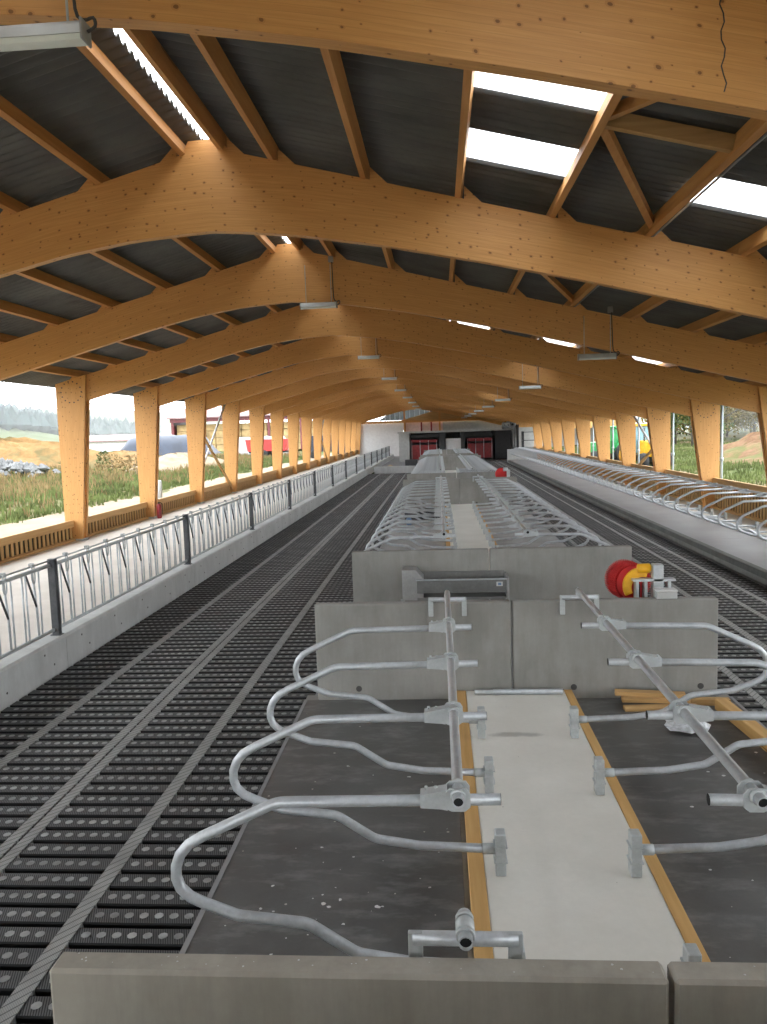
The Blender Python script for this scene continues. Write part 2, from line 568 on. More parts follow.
# ------------------------------------------------------------------ main dimensions
BAY = 5.84
NB = 18
def YF(k):
    return 4.8 + BAY * (k - 1) + (.32 if k == 1 else 0)
Y_END = 4.8 + BAY * (NB - 1) + .3
Y_START = 4.8 - 3 * BAY - .5
XR = -2.95                      # ridge line
SL, SR = .27, .25               # roof slopes, feed side and stall side
def ztop(x):
    return 7.12 - (SL * (XR - x) if x < XR else SR * (x - XR))
DIFF = [(-12, .72), (-5.9, .72), (-4.97, .755), (-3.99, .87), (-3.2, 1.03), (-2.95, 1.085), (-2.55, 1.01), (-1.76, .895), (-.65, .80), (.65, .745), (1.93, .715), (12, .70)]
def zbot(x):
    for (a, da), (b, db) in zip(DIFF, DIFF[1:]):
        if a <= x <= b:
            return ztop(x) - (da + (db - da) * (x - a) / (b - a))
PURL_R = [-2.72, -2.05, -.85, .37, 1.58, 2.78, 3.97, 5.18, 6.38, 7.58, 8.78]
PURL_L = [-3.33, -4.48, -5.66, -6.84, -8.02, -9.2, -10.3]
ROOF_UP = .23
KERB_X = -5.55
MATX0, MATX1 = -1.65, 3.25
CX = .80                        # centre line of the stall island
FEED_Z = .42
PLAT_X, PLAT_Z = 6.45, .25
ISL_Z = .20

# ------------------------------------------------------------------ floor
floor = struct('floor')
mb = MB(); mb.box(KERB_X - .3, PLAT_X + .2, -13, 100, -1.4, -1.2)
link('slurry_pit_base', mb.mesh('slurry_pit_base', 'black'), floor)
mb = MB(); mb.box(-10.9, KERB_X - .25, -13, 100, -.1, FEED_Z)
link('feed_table', mb.mesh('feed_table', 'feed'), floor)

PITCH_Y, SLW = .22, .173
def slat_mesh(width, name, ndots_gap, keep):
    m_ = MB()
    m_.cur = 0
    h_ = SLW / 2
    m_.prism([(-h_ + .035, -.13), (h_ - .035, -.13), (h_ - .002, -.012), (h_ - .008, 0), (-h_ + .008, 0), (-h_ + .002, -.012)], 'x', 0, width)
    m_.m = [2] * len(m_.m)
    m_.m[2 + 3] = 0                                     # only the worn tread on top carries grey dust; flanks painted near-black as slot shade
    m_.cur = 1
    n_ = int(width / .105)
    for i in range(n_):
        x = (i + .5) * width / n_
        if not keep(x): continue
        b = len(m_.v)
        for h in (0.0015, .0045):
            for k in range(8):
                a = 2 * math.pi * k / 8
                m_.v.append((x + .033 * math.cos(a), .033 * math.sin(a), h))
        m_.face([b + 8 + k for k in range(8)])
        for k in range(8):
            m_.face((b + k, b + (k + 1) % 8, b + 8 + (k + 1) % 8, b + 8 + k))
    return m_
def slat_field(x0, x1, mid, y_single, y_a, y_b, lane):
    """one lane of slats: single slat objects where they can be told apart, one joined part beyond"""
    wdt = x1 - x0 - .012
    src = slat_mesh(wdt, lane, .105, lambda x: abs(x + x0 - mid) > .09 and .1 < x < wdt - .06)
    me = src.mesh('slat_' + lane, ['slat', 'dot', 'slot_shade_rubber'])
    k0, k1 = int(round((y_a - 4.86) / PITCH_Y)), int(round((y_b - 4.86) / PITCH_Y))
    far = MB()
    for k in range(k0, k1):
        y = 4.86 + PITCH_Y * k
        if y_single[0] < y < y_single[1]:
            link('slat', me, floor, (x0 + .006, y, 0))
        else:
            b = len(far.v)
            far.v += [(v[0] + x0 + .006, v[1] + y, v[2]) for v in src.v]
            far.f += [tuple(i + b for i in f) for f in src.f]
            far.m += src.m; far.sm += src.sm
    o = link('slat_field', far.mesh('slat_field_' + lane, ['slat', 'dot', 'slot_shade_rubber']), floor)
    o['kind'] = 'stuff'
slat_field(-3.585, MATX0, -2.6, (3.3, 16), -12, 62, 'stall_side')
slat_field(KERB_X + .02, -3.585, -4.63, (3.3, 16), -12, 62, 'feed_side')
slat_field(MATX1, 4.72, 3.75, (8, 17), -12, 84, 'stall_side_b')
slat_field(4.72, PLAT_X - .05, 5.42, (11, 20), -12, 84, 'platform_side')
for (xc, wd) in ((-2.6, .12), (-3.655, .10), (-3.53, .10), (-4.63, .115), (3.74, .11), (4.69, .12), (5.40, .10), (5.88, .10)):
    mb = MB(); mb.box(xc - wd / 2, xc + wd / 2, -12, 62 if xc < 0 else 84, -.05, .006)
    link('tread_band', mb.mesh('tread_band', 'band'), floor)
mb = MB(); mb.box(-1.6, 3.2, -6, 1.3, -.3, 1.68, .02)
link('unseen_shade_block', mb.mesh('unseen_shade_block', 'base'), floor)  # unseen block added behind the camera to shade the near wall
# passage slats between the stall blocks (drawn as part of the same floor)
WALLS = [2.69, 8.95, 12.95, 32.0, 36.2, 58.8, 63.0, 78.5]       # front faces of the panel walls, facing the camera
WT = .12
SECT = [(2.69, 8.95), (12.95, 32.0), (36.2, 58.8), (63.0, 78.5)]
for i, (a, b) in enumerate(SECT):
    mb = MB(); mb.box(MATX0, MATX1, a - .1, b + WT + .1, -.3, ISL_Z - .02)
    link('stall_base', mb.mesh('stall_base', 'base'), floor)
    y0, y1 = a + WT + .005, b - .005
    matn = 'mat' if i == 0 else 'pale_mat'
    for (x0, x1) in ((MATX0, .10), (1.50, MATX1)):
        mb = MB(); mb.box(x0, x1, y0, y1, ISL_Z - .02, ISL_Z, .004)
        link('stall_mat', mb.mesh('stall_mat', matn), floor)
        e = x0 if x0 < 0 else x1 - .035
        mb = MB(); mb.box(e, e + .035, y0, y1, ISL_Z, ISL_Z + .004)
        link('mat_edge_strip', mb.mesh('mat_edge_strip', 'plat'), floor)
    mb = MB(); mb.box(.245, 1.365, y0, y1, ISL_Z - .02, .295, .004)
    link('brisket_slab', mb.mesh('brisket_slab', 'slab'), floor)
    for (x0, x1) in ((.135, .243), (1.367, 1.455)):
        mb = MB(); mb.box(x0, x1, y0, y1, ISL_Z - .02, .30, .003)
        link('formwork_board', mb.mesh('formwork_board', 'form'), floor)
for (a, b) in ((8.95, 12.95), (32.0, 36.2), (58.8, 63.0)):
    mb = MB(); mb.box(MATX0, MATX1, a + WT + .1, b - .1, -.15, .0)
    link('passage_slab', mb.mesh('passage_slab', 'plat'), floor)

# platform with the wall stalls
mb = MB(); mb.box(PLAT_X + .10, 10.1, -13, 76, -.3, PLAT_Z - .02)
link('platform_base', mb.mesh('platform_base', 'base'), floor)
for k in range(13):
    y0 = -3 + 6.0 * k
    mb = MB(); mb.box(PLAT_X, PLAT_X + .17, y0 + .01, min(76, y0 + 6) - .01, .13, PLAT_Z + .015, .012)
    link('platform_kerb', mb.mesh('platform_kerb', 'kerb_dark'), floor)
    mb = MB(); mb.box(PLAT_X + .18, 8.22, y0, min(76, y0 + 6) - .006, PLAT_Z - .02, PLAT_Z, .003)
    link('platform_mat', mb.mesh('platform_mat', 'plat'), floor)
mb = MB(); mb.box(8.24, 9.75, -13, 76, PLAT_Z - .02, .30, .004)
link('brisket_slab', mb.mesh('platform_brisket', 'slab'), floor)
mb = MB(); mb.box(PLAT_X - .05, PLAT_X + .03, -13, 76, -.2, -.002)
link('floor_edge_channel', mb.mesh('floor_edge_channel', 'base'), floor)
# floor at the far end of the building
mb = MB(); mb.box(-10.9, 10.1, 76, 108, -.3, -.02)
link('end_floor', mb.mesh('end_floor', 'plat'), floor)

# ------------------------------------------------------------------ feed kerb (wall_left)
wl = struct('wall_left')
KB = MB()
KB.prism([(KERB_X, -.1), (KERB_X, .46), (KERB_X - .03, .49), (KERB_X - .26, .49), (KERB_X - .26, -.1)], 'y', .006, 6.15 - .006)
KB.cur = 1
for i in range(5):
    for z in (.16, .36):
        KB.lathe([(.016, 0), (.016, .004)], 8, 'x', (KERB_X + .0005, .5 + i * 1.25 + (.25 if z < .2 else 0), z))
kme = KB.mesh('kerb_block', ['kerb', 'hole'])
for n in range(-4, 14):
    link('kerb_block', kme, wl, (0, 11.05 + 6.15 * n, 0))

# ------------------------------------------------------------------ roof (ceiling)
ceil = struct('ceiling')
def corrugated(x0, x1, y0, y1, name, mat):
    """sheet strip running down the slope, waves along the building"""
    PER, AMP, SEG = .177, .036, 6
    n = max(2, int(round((y1 - y0) / PER * SEG)))
    m_ = MB(); m_.smooth = True
    for i in range(n + 1):
        y = y0 + (y1 - y0) * i / n
        dz = AMP * math.sin(2 * math.pi * y / PER)
        for x in (x0, x1):
            m_.v.append((x, y, ztop(x) + ROOF_UP + dz))
    for i in range(n):
        m_.face((2 * i, 2 * i + 1, 2 * i + 3, 2 * i + 2))
    return m_.mesh(name, mat)
rows = []
xs = [XR + .09] + PURL_R[1:] + [10.35]
rows += list(zip(xs, xs[1:]))
xs = [XR - .13] + PURL_L[1:] + [-11.7]
rows += [(b, a) for a, b in zip(xs, xs[1:])]
WAVES = BAY / .177
SKY = {}
for b in (0, 1):
    SKY[b] = {3: [(2.0, 2.92), (3.95, 4.86)], 5: [(3.95, 4.86)], 7: [(2.0, 2.92)]}
for b in range(5, 15):
    SKY[b] = {3: [(2.6, 3.6)], 5: [(2.6, 3.6)], 7: [(2.6, 3.6)], 12: [(2.6, 3.6)], 14: [(2.6, 3.6)]}  # skylights added out of sight behind the rafters to brighten the far interior
for b in (4, 7, 10, 13):
    SKY[b] = {3: [(.55, 1.5)], 5: [(.5, 1.4), (3.9, 4.8)], 7: [(.4, 1.3)]}
B33 = 33 * .177                                     # 33 whole waves span a bay
for ri, (xa, xb) in enumerate(rows):
    me = corrugated(xa - .0, xb + .0, 0, B33, 'roof_sheet', 'roof')
    link('rear_roof_sheet', corrugated(xa, xb, 0, 2 * B33, 'rear_roof_sheet', 'roof'), ceil, (0, 4.8 + BAY * -3 + .1, 0))
    link('far_roof_sheet', corrugated(xa, xb, 0, 3 * B33, 'far_roof_sheet', 'roof'), ceil, (0, 4.8 + BAY * 14 + .1, 0))
    for b in range(0, NB - 3):
        y = 4.8 + BAY * (b - 1) + .1
        cuts = SKY.get(b, {}).get(ri)
        if not cuts:
            link('roof_sheet', me, ceil, (0, y, 0))
            continue
        p = 0.0
        for (c0, c1) in cuts + [(B33, B33)]:
            if c0 > p:
                link('roof_sheet', corrugated(xa, xb, p, c0, 'roof_sheet_cut', 'roof'), ceil, (0, y, 0))
            if c1 > c0:
                link('skylight_sheet', corrugated(xa, xb, c0, c1, 'skylight_sheet', 'skylight'), ceil, (0, y, 0))
            p = c1
# purlins bay by bay
def purlin_mesh(x):
    zt = ztop(x) + ROOF_UP - .03
    s_ = SL if x < XR else -SR
    a = math.atan(s_)
    m_ = MB()
    h, wd = .2, .075
    c_, sn = math.cos(a), math.sin(a)
    pts = []
    for (u, v) in ((-wd / 2, -h), (wd / 2, -h), (wd / 2, 0), (-wd / 2, 0)):
        pts.append((x + u * c_ - v * sn, zt + u * sn + v * c_))
    m_.prism(pts, 'y', .004, BAY - .004)
    return m_.mesh('purlin', 'purlin')
for x in PURL_R + PURL_L:
    me = purlin_mesh(x)
    for b in range(0, NB - 3):
        link('purlin', me, ceil, (0, 4.8 + BAY * (b - 1) + .1, 0))
    o = link('rear_purlin', me, ceil, (0, 4.8 + BAY * -3 + .1, 0), None, (1, 2, 1))
    o = link('far_purlin', me, ceil, (0, 4.8 + BAY * 14 + .1, 0), None, (1, 3, 1))
for (x, dx) in ((2.78, .045), (-2.05, -.05)):
    link('conduit', MB().tube([(x + dx, Y_START, ztop(x) + .02), (x + dx, 60, ztop(x) + .02)], .014, 6).mesh('conduit', 'grey_plastic'), ceil)
# roof bracing: strut and diagonals between two purlins in some bays
def bar_between(p, q, wd, hd):
    p, q = Vector(p), Vector(q)
    d = (q - p).normalized()
    sd = d.cross(Vector((0, 0, 1))).normalized()
    u_ = sd.cross(d).normalized()
    m_ = MB()
    for e in (p, q):
        for a, b in ((-1, -1), (1, -1), (1, 1), (-1, 1)):
            m_.v.append(tuple(e + sd * wd / 2 * a + u_ * hd / 2 * b))
    for f in ((3, 2, 1, 0), (4, 5, 6, 7), (0, 1, 5, 4), (1, 2, 6, 5), (2, 3, 7, 6), (3, 0, 4, 7)):
        m_.face(f)
    return m_
zp = lambda x: ztop(x) + .1
for b in (1, 2, 6, 12):
    y = 4.8 + BAY * (b - 1)
    for (x0, x1) in ((1.58, 2.78), (-8.02, -9.2)):
        ym = y + 2.85
        link('roof_strut', bar_between((x0, ym, zp(x0)), (x1, ym, zp(x1)), .08, .14).mesh('roof_strut', 'formx'), ceil)
        link('roof_diagonal', bar_between((x0, ym + .1, zp(x0)), (x1, y + BAY - .1, zp(x1)), .08, .1).mesh('roof_diagonal', 'purlin'), ceil)
        link('roof_diagonal', bar_between((x0, ym - .1, zp(x0)), (x1, y + .3, zp(x1)), .08, .1).mesh('roof_diagonal', 'purlin'), ceil)

# ------------------------------------------------------------------ glulam portal frames
TH = .13
def rafter_mesh():
    m_ = MB(); m_.uv = []
    X = []
    x = -10.93
    while x < 9.62:
        X.append(x); x += .25 if (-6 < x < 2) else .7
    X += [XR, 9.64]
    X = sorted(set(round(a, 4) for a in X))
    for x in X:
        zt, zb = ztop(x), zbot(x)
        # front bottom, front top, back top, back bottom (each corner twice for clean edge shading is not needed: flat faces)
        for (yy, z, v) in ((0, zb, 0), (0, zt, zt - zb), (TH, zt, zt - zb + TH), (TH, zb, -TH)):
            m_.v.append((x, yy, z)); m_.uv.append((x, v))
    n = len(X)
    for i in range(n - 1):
        a, b = 4 * i, 4 * i + 4
        m_.face((a, b, b + 1, a + 1))
        m_.face((a + 1, b + 1, b + 2, a + 2))
        m_.face((a + 2, b + 2, b + 3, a + 3))
        m_.face((a + 3, b + 3, b, a))
    m_.face((0, 1, 2, 3)); e = 4 * (n - 1)
    m_.face((e + 3, e + 2, e + 1, e))
    return m_.mesh('rafter', 'glulam')
RAFT = rafter_mesh()
def column_mesh(outer, itop, ibase, z0, name):
    """tapered leaf: vertical outer edge, inner edge leaning; outline in x-z, .1 thick"""
    m_ = MB(); m_.uv = []
    sgn = 1 if itop > outer else -1
    zt_o, zt_i = ztop(outer) - .01, ztop(itop) - .01
    N = 8
    for i in range(N + 1):
        t = i / N
        zo, zi = z0 + (zt_o - z0) * t, z0 + (zt_i - z0) * t
        xi = ibase + (itop - ibase) * t
        for (x, z, yy, v) in ((outer, zo, 0, 0), (xi, zi, 0, abs(xi - outer)), (xi, zi, .1, abs(xi - outer) + .1), (outer, zo, .1, -.1)):
            m_.v.append((x, yy, z)); m_.uv.append((z, v))
    for i in range(N):
        a, b = 4 * i, 4 * i + 4
        for p, q in ((0, 1), (1, 2), (2, 3), (3, 0)):
            f = (a + p, a + q, b + q, b + p)
            m_.face(f if sgn > 0 else f[::-1])
    f = (0, 3, 2, 1); m_.face(f if sgn > 0 else f[::-1])
    e = 4 * N; f = (e, e + 1, e + 2, e + 3); m_.face(f if sgn > 0 else f[::-1])
    return m_.mesh(name, 'glulam')
COL_L = column_mesh(-10.93, -10.02, -10.44, FEED_Z, 'column_feed_side')
COL_R = column_mesh(9.66, 8.66, 9.22, .30, 'column_stall_side')
def bolts_mesh(cx, cz, r, n):
    m_ = MB()
    for k in range(n):
        a = 2 * math.pi * k / n
        m_.lathe([(.02, -.012), (.02, 0)], 6, 'y', (cx + r * math.cos(a), 0, cz + r * math.sin(a)))
    return m_.mesh('bolt_ring', 'hole')
BL_L, BL_R = bolts_mesh(-10.47, 4.72, .30, 14), bolts_mesh(9.18, 3.72, .28, 14)
def cleat_mesh(x, down):
    """wedge beside a purlin on the rafter's top edge, on its downhill side"""
    s_ = 1 if down > 0 else -1
    x1, x2 = x + s_ * .04, x + s_ * .30
    m_ = MB(); m_.uv = []
    pts = [(x1, ztop(x1) - .02), (x2, ztop(x2) - .02), (x1, ztop(x1) + .17)]
    if s_ < 0: pts = [pts[0], pts[2], pts[1]]
    m_.prism(pts, 'y', .02, TH - .02)
    m_.uv = [(v[0], v[2]) for v in m_.v]
    return m_.mesh('purlin_cleat', 'glulam')
CLE = [cleat_mesh(x, 1) for x in PURL_R[:]] + [cleat_mesh(x, -1) for x in PURL_L]
def apex_mesh():
    m_ = MB()
    m_.prism([(XR - .34, ztop(XR - .34)), (XR + .30, ztop(XR + .3)), (XR + .17, 7.22), (XR - .25, 7.20)], 'y', .015, TH - .015)
    m_.uv = [(v[0], v[2]) for v in m_.v]
    return m_.mesh('apex_block', 'glulam')
APX = apex_mesh()
for k in range(-2, NB + 1):
    lab = ('honey-coloured glulam frame with a long crack down its rafter' if k == 1 else
           f'glulam frame {nth(1 - k)} before the cracked rafter, towards the open barn front' if k < 1 else
           f'honey-coloured curved glulam frame, {nth(k - 1)} beyond the cracked rafter')
    f = thing('portal_frame', lab, 'timber frame', (0, YF(k), 0), 'glulam portal frames along the barn')
    link('rafter', RAFT, f)
    for me in (COL_L, COL_R):
        link('column', me, f, (0, -.105, 0))
        link('column', me, f, (0, TH + .005, 0))
    link('apex_block', APX, f)
    if 0 < k < 9:
        for me in CLE:
            link('purlin_cleat', me, f)
        link('column_shoe', MB().box(-10.95, -10.42, -.13, TH + .13, FEED_Z - .02, FEED_Z + .06).mesh('column_shoe', 'galv_dull'), f)
    if 2 < k < 9:
        for me in (BL_L, BL_R):
            o = link('bolt_ring', me, f, (0, -.106, 0)); o['kind'] = 'stuff'
    if k == 1:
        # drying crack: thin wandering sliver standing just proud of the rafter face
        cr = MB(); zz = [ztop(1.75) - .01 - i * .05 for i in range(14)]
        pts = [(1.74 + .014 * math.sin(i * 1.7) + .006 * i / 3, z) for i, z in enumerate(zz)]
        out = [(x - .004, z) for x, z in pts] + [(x + .004, z) for x, z in pts[::-1]]
        cr.prism(out, 'y', -.002, .002)
        link('crack', cr.mesh('crack', 'hole'), f)

# wall bracing crosses between columns
for b in (6, 12):
    y0, y1 = YF(b) + .1, YF(b + 1) + .1
    for (x, zt, zb, nm) in ((-10.7, 5.0, .6, 'feed fence'), (9.42, 3.9, .9, 'platform stalls')):
        t = thing('wall_cross_brace', f'crossed timber and steel brace between columns behind the {nm}, {"nearer the trough" if b == 6 else "nearer the robots"}', 'brace', (x, y0, 0), 'wall cross braces')
        link('steel_strut', MB().tube([(0, BAY - .3, zt), (0, .1, zb + .7)], .05, 8).mesh('steel_strut', 'bright_panel'), t)
        link('timber_strut', bar_between((.12, .15, zt - 1.1), (.12, BAY - .1, zb), .08, .12).mesh('timber_strut', 'formx'), t)

# ------------------------------------------------------------------ windbreak boarding between the columns
def windbreak(x, z0, z1, top0, name_side, face):
    wk = struct('wall_windbreak_' + name_side)
    me = MB().box(0, .025, -.06, .06, z0 + .07, top0 + .02).mesh('board', 'board')
    far = MB()
    for b in range(1, NB):
        y0, y1 = YF(b) + TH + .12, YF(b + 1) - .12
        link('top_plank', MB().box(x - .06, x + .06, y0, y1, top0, z1, .006).mesh('top_plank', 'board_x'), wk)
        link('bottom_rail', MB().box(x - .05 if face > 0 else x - .09, x + .09 if face > 0 else x + .05, y0, y1, z0, z0 + .07, .004).mesh('bottom_rail', 'board_x'), wk)
        link('windbreak_net', MB().box(x - face * .05 - .004, x - face * .05 + .004, y0, y1, z0 + .02, z1 - .05).mesh('windbreak_net', 'net'), wk)
        n = 24
        for i in range(n):
            y = y0 + (i + .5) * (y1 - y0) / n
            if 2 <= b <= 7:
                link('board', me, wk, (x - .0125, y, 0))
            else:
                far.box(x - .0125, x + .0125, y - .065, y + .065, z0 + .07, top0 + .02)
    o = link('board_row', far.mesh('board_row', 'board'), wk); o['kind'] = 'stuff'
M['board_x'] = plank_mat('windbreak_plank', [(.44, .26, .10), (.56, .34, .14), (.62, .40, .18)], (1, .06, 1))
windbreak(-10.72, FEED_Z, 1.03, .83, 'left', 1)
windbreak(9.50, .30, 1.36, 1.14, 'right', -1)

# ------------------------------------------------------------------ precast panel walls of the stall blocks
names = ['in front of the nearest dark stalls', 'behind the nearest dark stalls', 'with the water trough', 'closing the long pale stall block',
         'opening the second long stall block', 'closing the second long stall block', 'opening the farthest stall block', 'closing the farthest stall block']
for i, y in enumerate(WALLS):
    for side, (x0, x1) in (('feed fence', (-1.52 if i == 0 else -1.49, .775)), ('platform', (.795, 3.09))):
        t = thing('concrete_panel', f'grey precast concrete wall panel {names[i]}, {side} half', 'wall panel', (0, y, 0))
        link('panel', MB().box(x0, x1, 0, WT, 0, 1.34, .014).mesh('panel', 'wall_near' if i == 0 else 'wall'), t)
        if i in (1, 3):
            for px in ((-1.0, .10) if x0 < 0 else (1.48, 2.9)):
                link('anchor_plug', MB().lathe([(.035, -.006), (.035, .002)], 12, 'y', (px, 0, .33)).mesh('anchor_plug', 'hole'), t)

# ------------------------------------------------------------------ cubicle dividers
PROF = [((.275, 1.405), 0), ((-.90, 1.387), .22), ((-1.31, 1.197), 0), ((-1.39, 1.15), 0), ((-1.44, 1.092), 0), ((-1.466, 1.025), 0), ((-1.468, .96), 0), ((-1.448, .902), 0), ((-1.398, .853), 0), ((-1.32, .817), 0), ((-1.14, .748), .12), ((-.76, .708), .16), ((-.50, .54), .16), ((-.2, .492), .3), ((.31, .472), 0)]
def fillet(P, n=5):
    out = []
    for i, (p, r) in enumerate(P):
        p = Vector(p)
        if r == 0:
            out.append(p); continue
        a_, b_ = Vector(P[i - 1][0]) - p, Vector(P[i + 1][0]) - p
        th = a_.angle(b_)
        d = min(r / math.tan(th / 2), .48 * a_.length, .48 * b_.length)
        p0, p1 = p + a_.normalized() * d, p + b_.normalized() * d
        for k in range(n + 1):
            t = k / n
            out.append(p0 * (1 - t) ** 2 + p * 2 * t * (1 - t) + p1 * t * t)
    return out
def divider_meshes():
    p = [(q.x, 0, q.y) for q in fillet(PROF)]
    loop = MB()
    loop.tube(p, .030, 10, cap=True)
    loop = loop.mesh('loop_tube', 'galv')
    cl = MB()
    cl.prism([(-.14, 1.375), (-.03, 1.368), (.0, 1.362), (.0, 1.468), (-.04, 1.462), (-.14, 1.445)], 'y', -.04, .04)
    for y0 in (-.05, .038):
        cl.prism([(-.01, 1.378), (.02, 1.362), (.09, 1.362), (.118, 1.385), (.118, 1.455), (.098, 1.484), (.012, 1.484), (-.01, 1.46)], 'y', y0, y0 + .012)
    for y0 in (-.075, .05):
        cl.lathe([(.034, y0), (.041, y0 + .004), (.041, y0 + .021), (.034, y0 + .025)], 14, 'y', (.055, 0, 1.448))
    for x in (-.11, -.06):
        cl.lathe([(.009, 1.447), (.009, 1.468)], 6, 'z', (x, .02, 0))
    cl = cl.mesh('clamp', 'galv_dull')
    end = MB(); end.lathe([(.0305, 0), (.0305, .0), (.025, .001)], 12, 'x', (.276, 0, 1.405))  # black disc over the tube end, painted shade of a hollow bore
    end = end.mesh('bore_shade_disc', 'black')
    ft = MB()
    ft.box(.315, .385, -.05, .05, .30, .595, .005)
    ft.box(.305, .395, -.056, .056, .395, .405)
    ft.box(.305, .395, -.056, .056, .50, .51)
    ft.lathe([(.036, .23), (.036, .315)], 12, 'x', (0, 0, .472))
    ft = ft.mesh('foot_post', 'galv_dull')
    return loop, cl, end, ft
DLOOP, DCL, DEND, DFT = divider_meshes()
def make_divider(y, right, label, group, x_off=0.0, lite=False):
    t = thing('cubicle_divider', label, 'stall divider', ((2 * CX if right else 0) + x_off, y, 0), group)
    if right: t.rotation_euler = (0, 0, math.pi)
    link('loop_tube', DLOOP, t)
    if not lite: link('bore_shade_disc', DEND, t)
    link('clamp', DCL, t)
    link('foot_post', DFT, t)
    return t
ordinal = ['first', 'second', 'third', 'fourth']
for i in range(4):
    y = 3.95 + 1.2 * i
    make_divider(y, False, f'galvanised stall divider, {ordinal[i]} behind the near wall, looping towards the feed fence', 'dividers over the dark mats')
    make_divider(y, True, f'galvanised stall divider, {ordinal[i]} behind the near wall, looping towards the raised platform', 'dividers over the dark mats')
desc = {1: 'from the trough wall in the pale stalls', 2: 'in the second long stall block', 3: 'in the farthest stall block'}
for s in (1, 2, 3):
    a, b = SECT[s]
    n = int((b - a) / 1.2) - 1
    for i in range(n):
        y = a + 1.25 + 1.2 * i
        if y > b - .5: break
        for right in (False, True):
            make_divider(y, right, f'galvanised divider, {nth(i + 1)} {desc[s]}, looping to the {"platform" if right else "feed fence"}',
                         f'dividers {desc[s]}, {"platform" if right else "feed"} side', lite=True)
NPL = 52
for i in range(NPL):
    make_divider(74.75 - 1.18 * i, False, f'galvanised divider on the raised platform, {nth(i + 1)} from its far white end wall', 'dividers on the raised platform', 8.1, lite=True)
# neck rails with their wall brackets
def neck_rail(x, y0, y1, label, group=None):
    t = thing('neck_rail', label, 'rail', (x, y0, 1.448), group)
    link('rail_tube', MB().pipe((0, 0, 0), (0, y1 - y0, 0), .031, .006, 14).mesh('rail_tube', 'galv'), t)
    link('bore_shade_disc', MB().lathe([(.0255, .012), (.0255, .016)], 12, 'y').mesh('rail_end', 'black'), t)  # black disc inside the rail paints the shade of its bore
    return t
def wall_bracket(x, y, face, label, stub=False):
    """tube on two flat legs bolted to the stall side of a panel wall"""
    t = thing('wall_bracket', label, 'bracket', (x, y, 1.34), 'brackets on the panel walls')
    d = .03 * face
    yc = (-.035 if face < 0 else WT + .035)
    link('cross_tube', MB().tube([(-.2, yc, .045), (.2, yc, .045)], .027, 12).mesh('cross_tube', 'galv'), t)
    for sx in (-1, 1):
        link('bracket_leg', MB().box(sx * .19 - .028, sx * .19 + .028, min(yc - .012, yc + .012), max(yc - .012, yc + .012) + 0, -.15, .072, .003).mesh('bracket_leg', 'galv_dull'), t)
    link('saddle', MB().lathe([(.032, -.03), (.037, -.03), (.037, .03), (.032, .03)], 14, 'y', (0, yc, .085)).mesh('saddle', 'galv_dull'), t)
    if stub:
        link('tube_stub', MB().pipe((0, yc - .09, .085), (0, yc + .09, .085), .028, .005, 14).mesh('tube_stub', 'galv'), t)
        link('bore_shade_disc', MB().lathe([(.0235, -.002), (.0235, .002)], 12, 'y', (0, yc - .075, .085)).mesh('stub_end', 'black'), t)  # black disc inside the stub paints its bore dark
        link('collar', MB().lathe([(.036, -.012), (.036, .012)], 14, 'y', (0, yc - .04, .085)).mesh('collar', 'galv_dull'), t)
        link('collar', MB().lathe([(.036, -.012), (.036, .012)], 14, 'y', (0, yc + .055, .085)).mesh('collar', 'galv_dull'), t)
    return t
RX = .055
for right in (False, True):
    x = 2 * CX - RX if right else RX
    sd = 'platform side' if right else 'feed fence side'
    neck_rail(x, 3.82, 9.0, f'galvanised neck rail across the nearest four dividers, {sd}')
    neck_rail(x, 14.1, 32.0, f'galvanised neck rail over the long pale stall block, {sd}')
    neck_rail(x, 37.3, 58.8, f'galvanised neck rail over the second long stall block, {sd}')
    neck_rail(x, 64.1, 78.5, f'galvanised neck rail over the farthest stall block, {sd}')
    wall_bracket(x, WALLS[0], 1, f'galvanised rail bracket with open tube stub on the near concrete wall, {sd}', True)
    wall_bracket(x, WALLS[1], -1, f'galvanised rail bracket on the wall behind the nearest stalls, {sd}')
    wall_bracket(x, WALLS[3], -1, f'galvanised rail bracket on the wall closing the long pale stalls, {sd}')
neck_rail(8.155, 13.9, 75.5, 'galvanised neck rail running over the raised platform dividers')

# ------------------------------------------------------------------ feed fence
FX = -5.70
P0 = 11.05
FP = 6.15
tube_ = lambda a, b, r, n=8: MB().tube([a, b], r, n)
TR = tube_((0, .06, 1.53), (0, FP - .06, 1.53), .028, 10).mesh('top_rail', 'galv_dull')
LB = tube_((.0, .06, 1.60), (.0, FP - .06, 1.60), .013, 8).mesh('lock_bar', 'galv')
BR = tube_((0, .06, .575), (0, FP - .06, .575), .026, 10).mesh('bottom_rail', 'galv_dull')
hd = MB()
for u in (.02, .11, .47):
    hd.tube([(0, u, .575), (0, u, 1.53)], .013, 8)
HEAD = hd.mesh('headlock', 'galv')
sw = MB()
sw.tube([(0, .37, .575), (0, .36, 1.0), (0, .30, 1.53)], .017, 8)
SWING = sw.mesh('swing_bar', 'galv')
ds = MB(); ds.tube([(.0, .13, 1.50), (0, .355, 1.02)], .015, 8)
DIAG = ds.mesh('slanted_bar', 'dark_steel')
lt = MB(); lt.tube(smooth([(.02, .27, 1.62), (.02, .25, 1.46), (.02, .27, 1.38), (.02, .31, 1.36), (.02, .335, 1.40), (.02, .34, 1.5), (.02, .33, 1.62)], 2), .009, 6)
lt.box(-.03, .03, .27, .33, 1.585, 1.645, .004)
LATCH = lt.mesh('latch', 'galv_dull')
PST = MB(); PST.box(-.055, .055, -.045, .045, .42, 1.62, .006); PST.box(-.075, .075, -.06, .06, .488, .50)
PSTM = PST.mesh('fence_post', 'dark_steel')
first = None
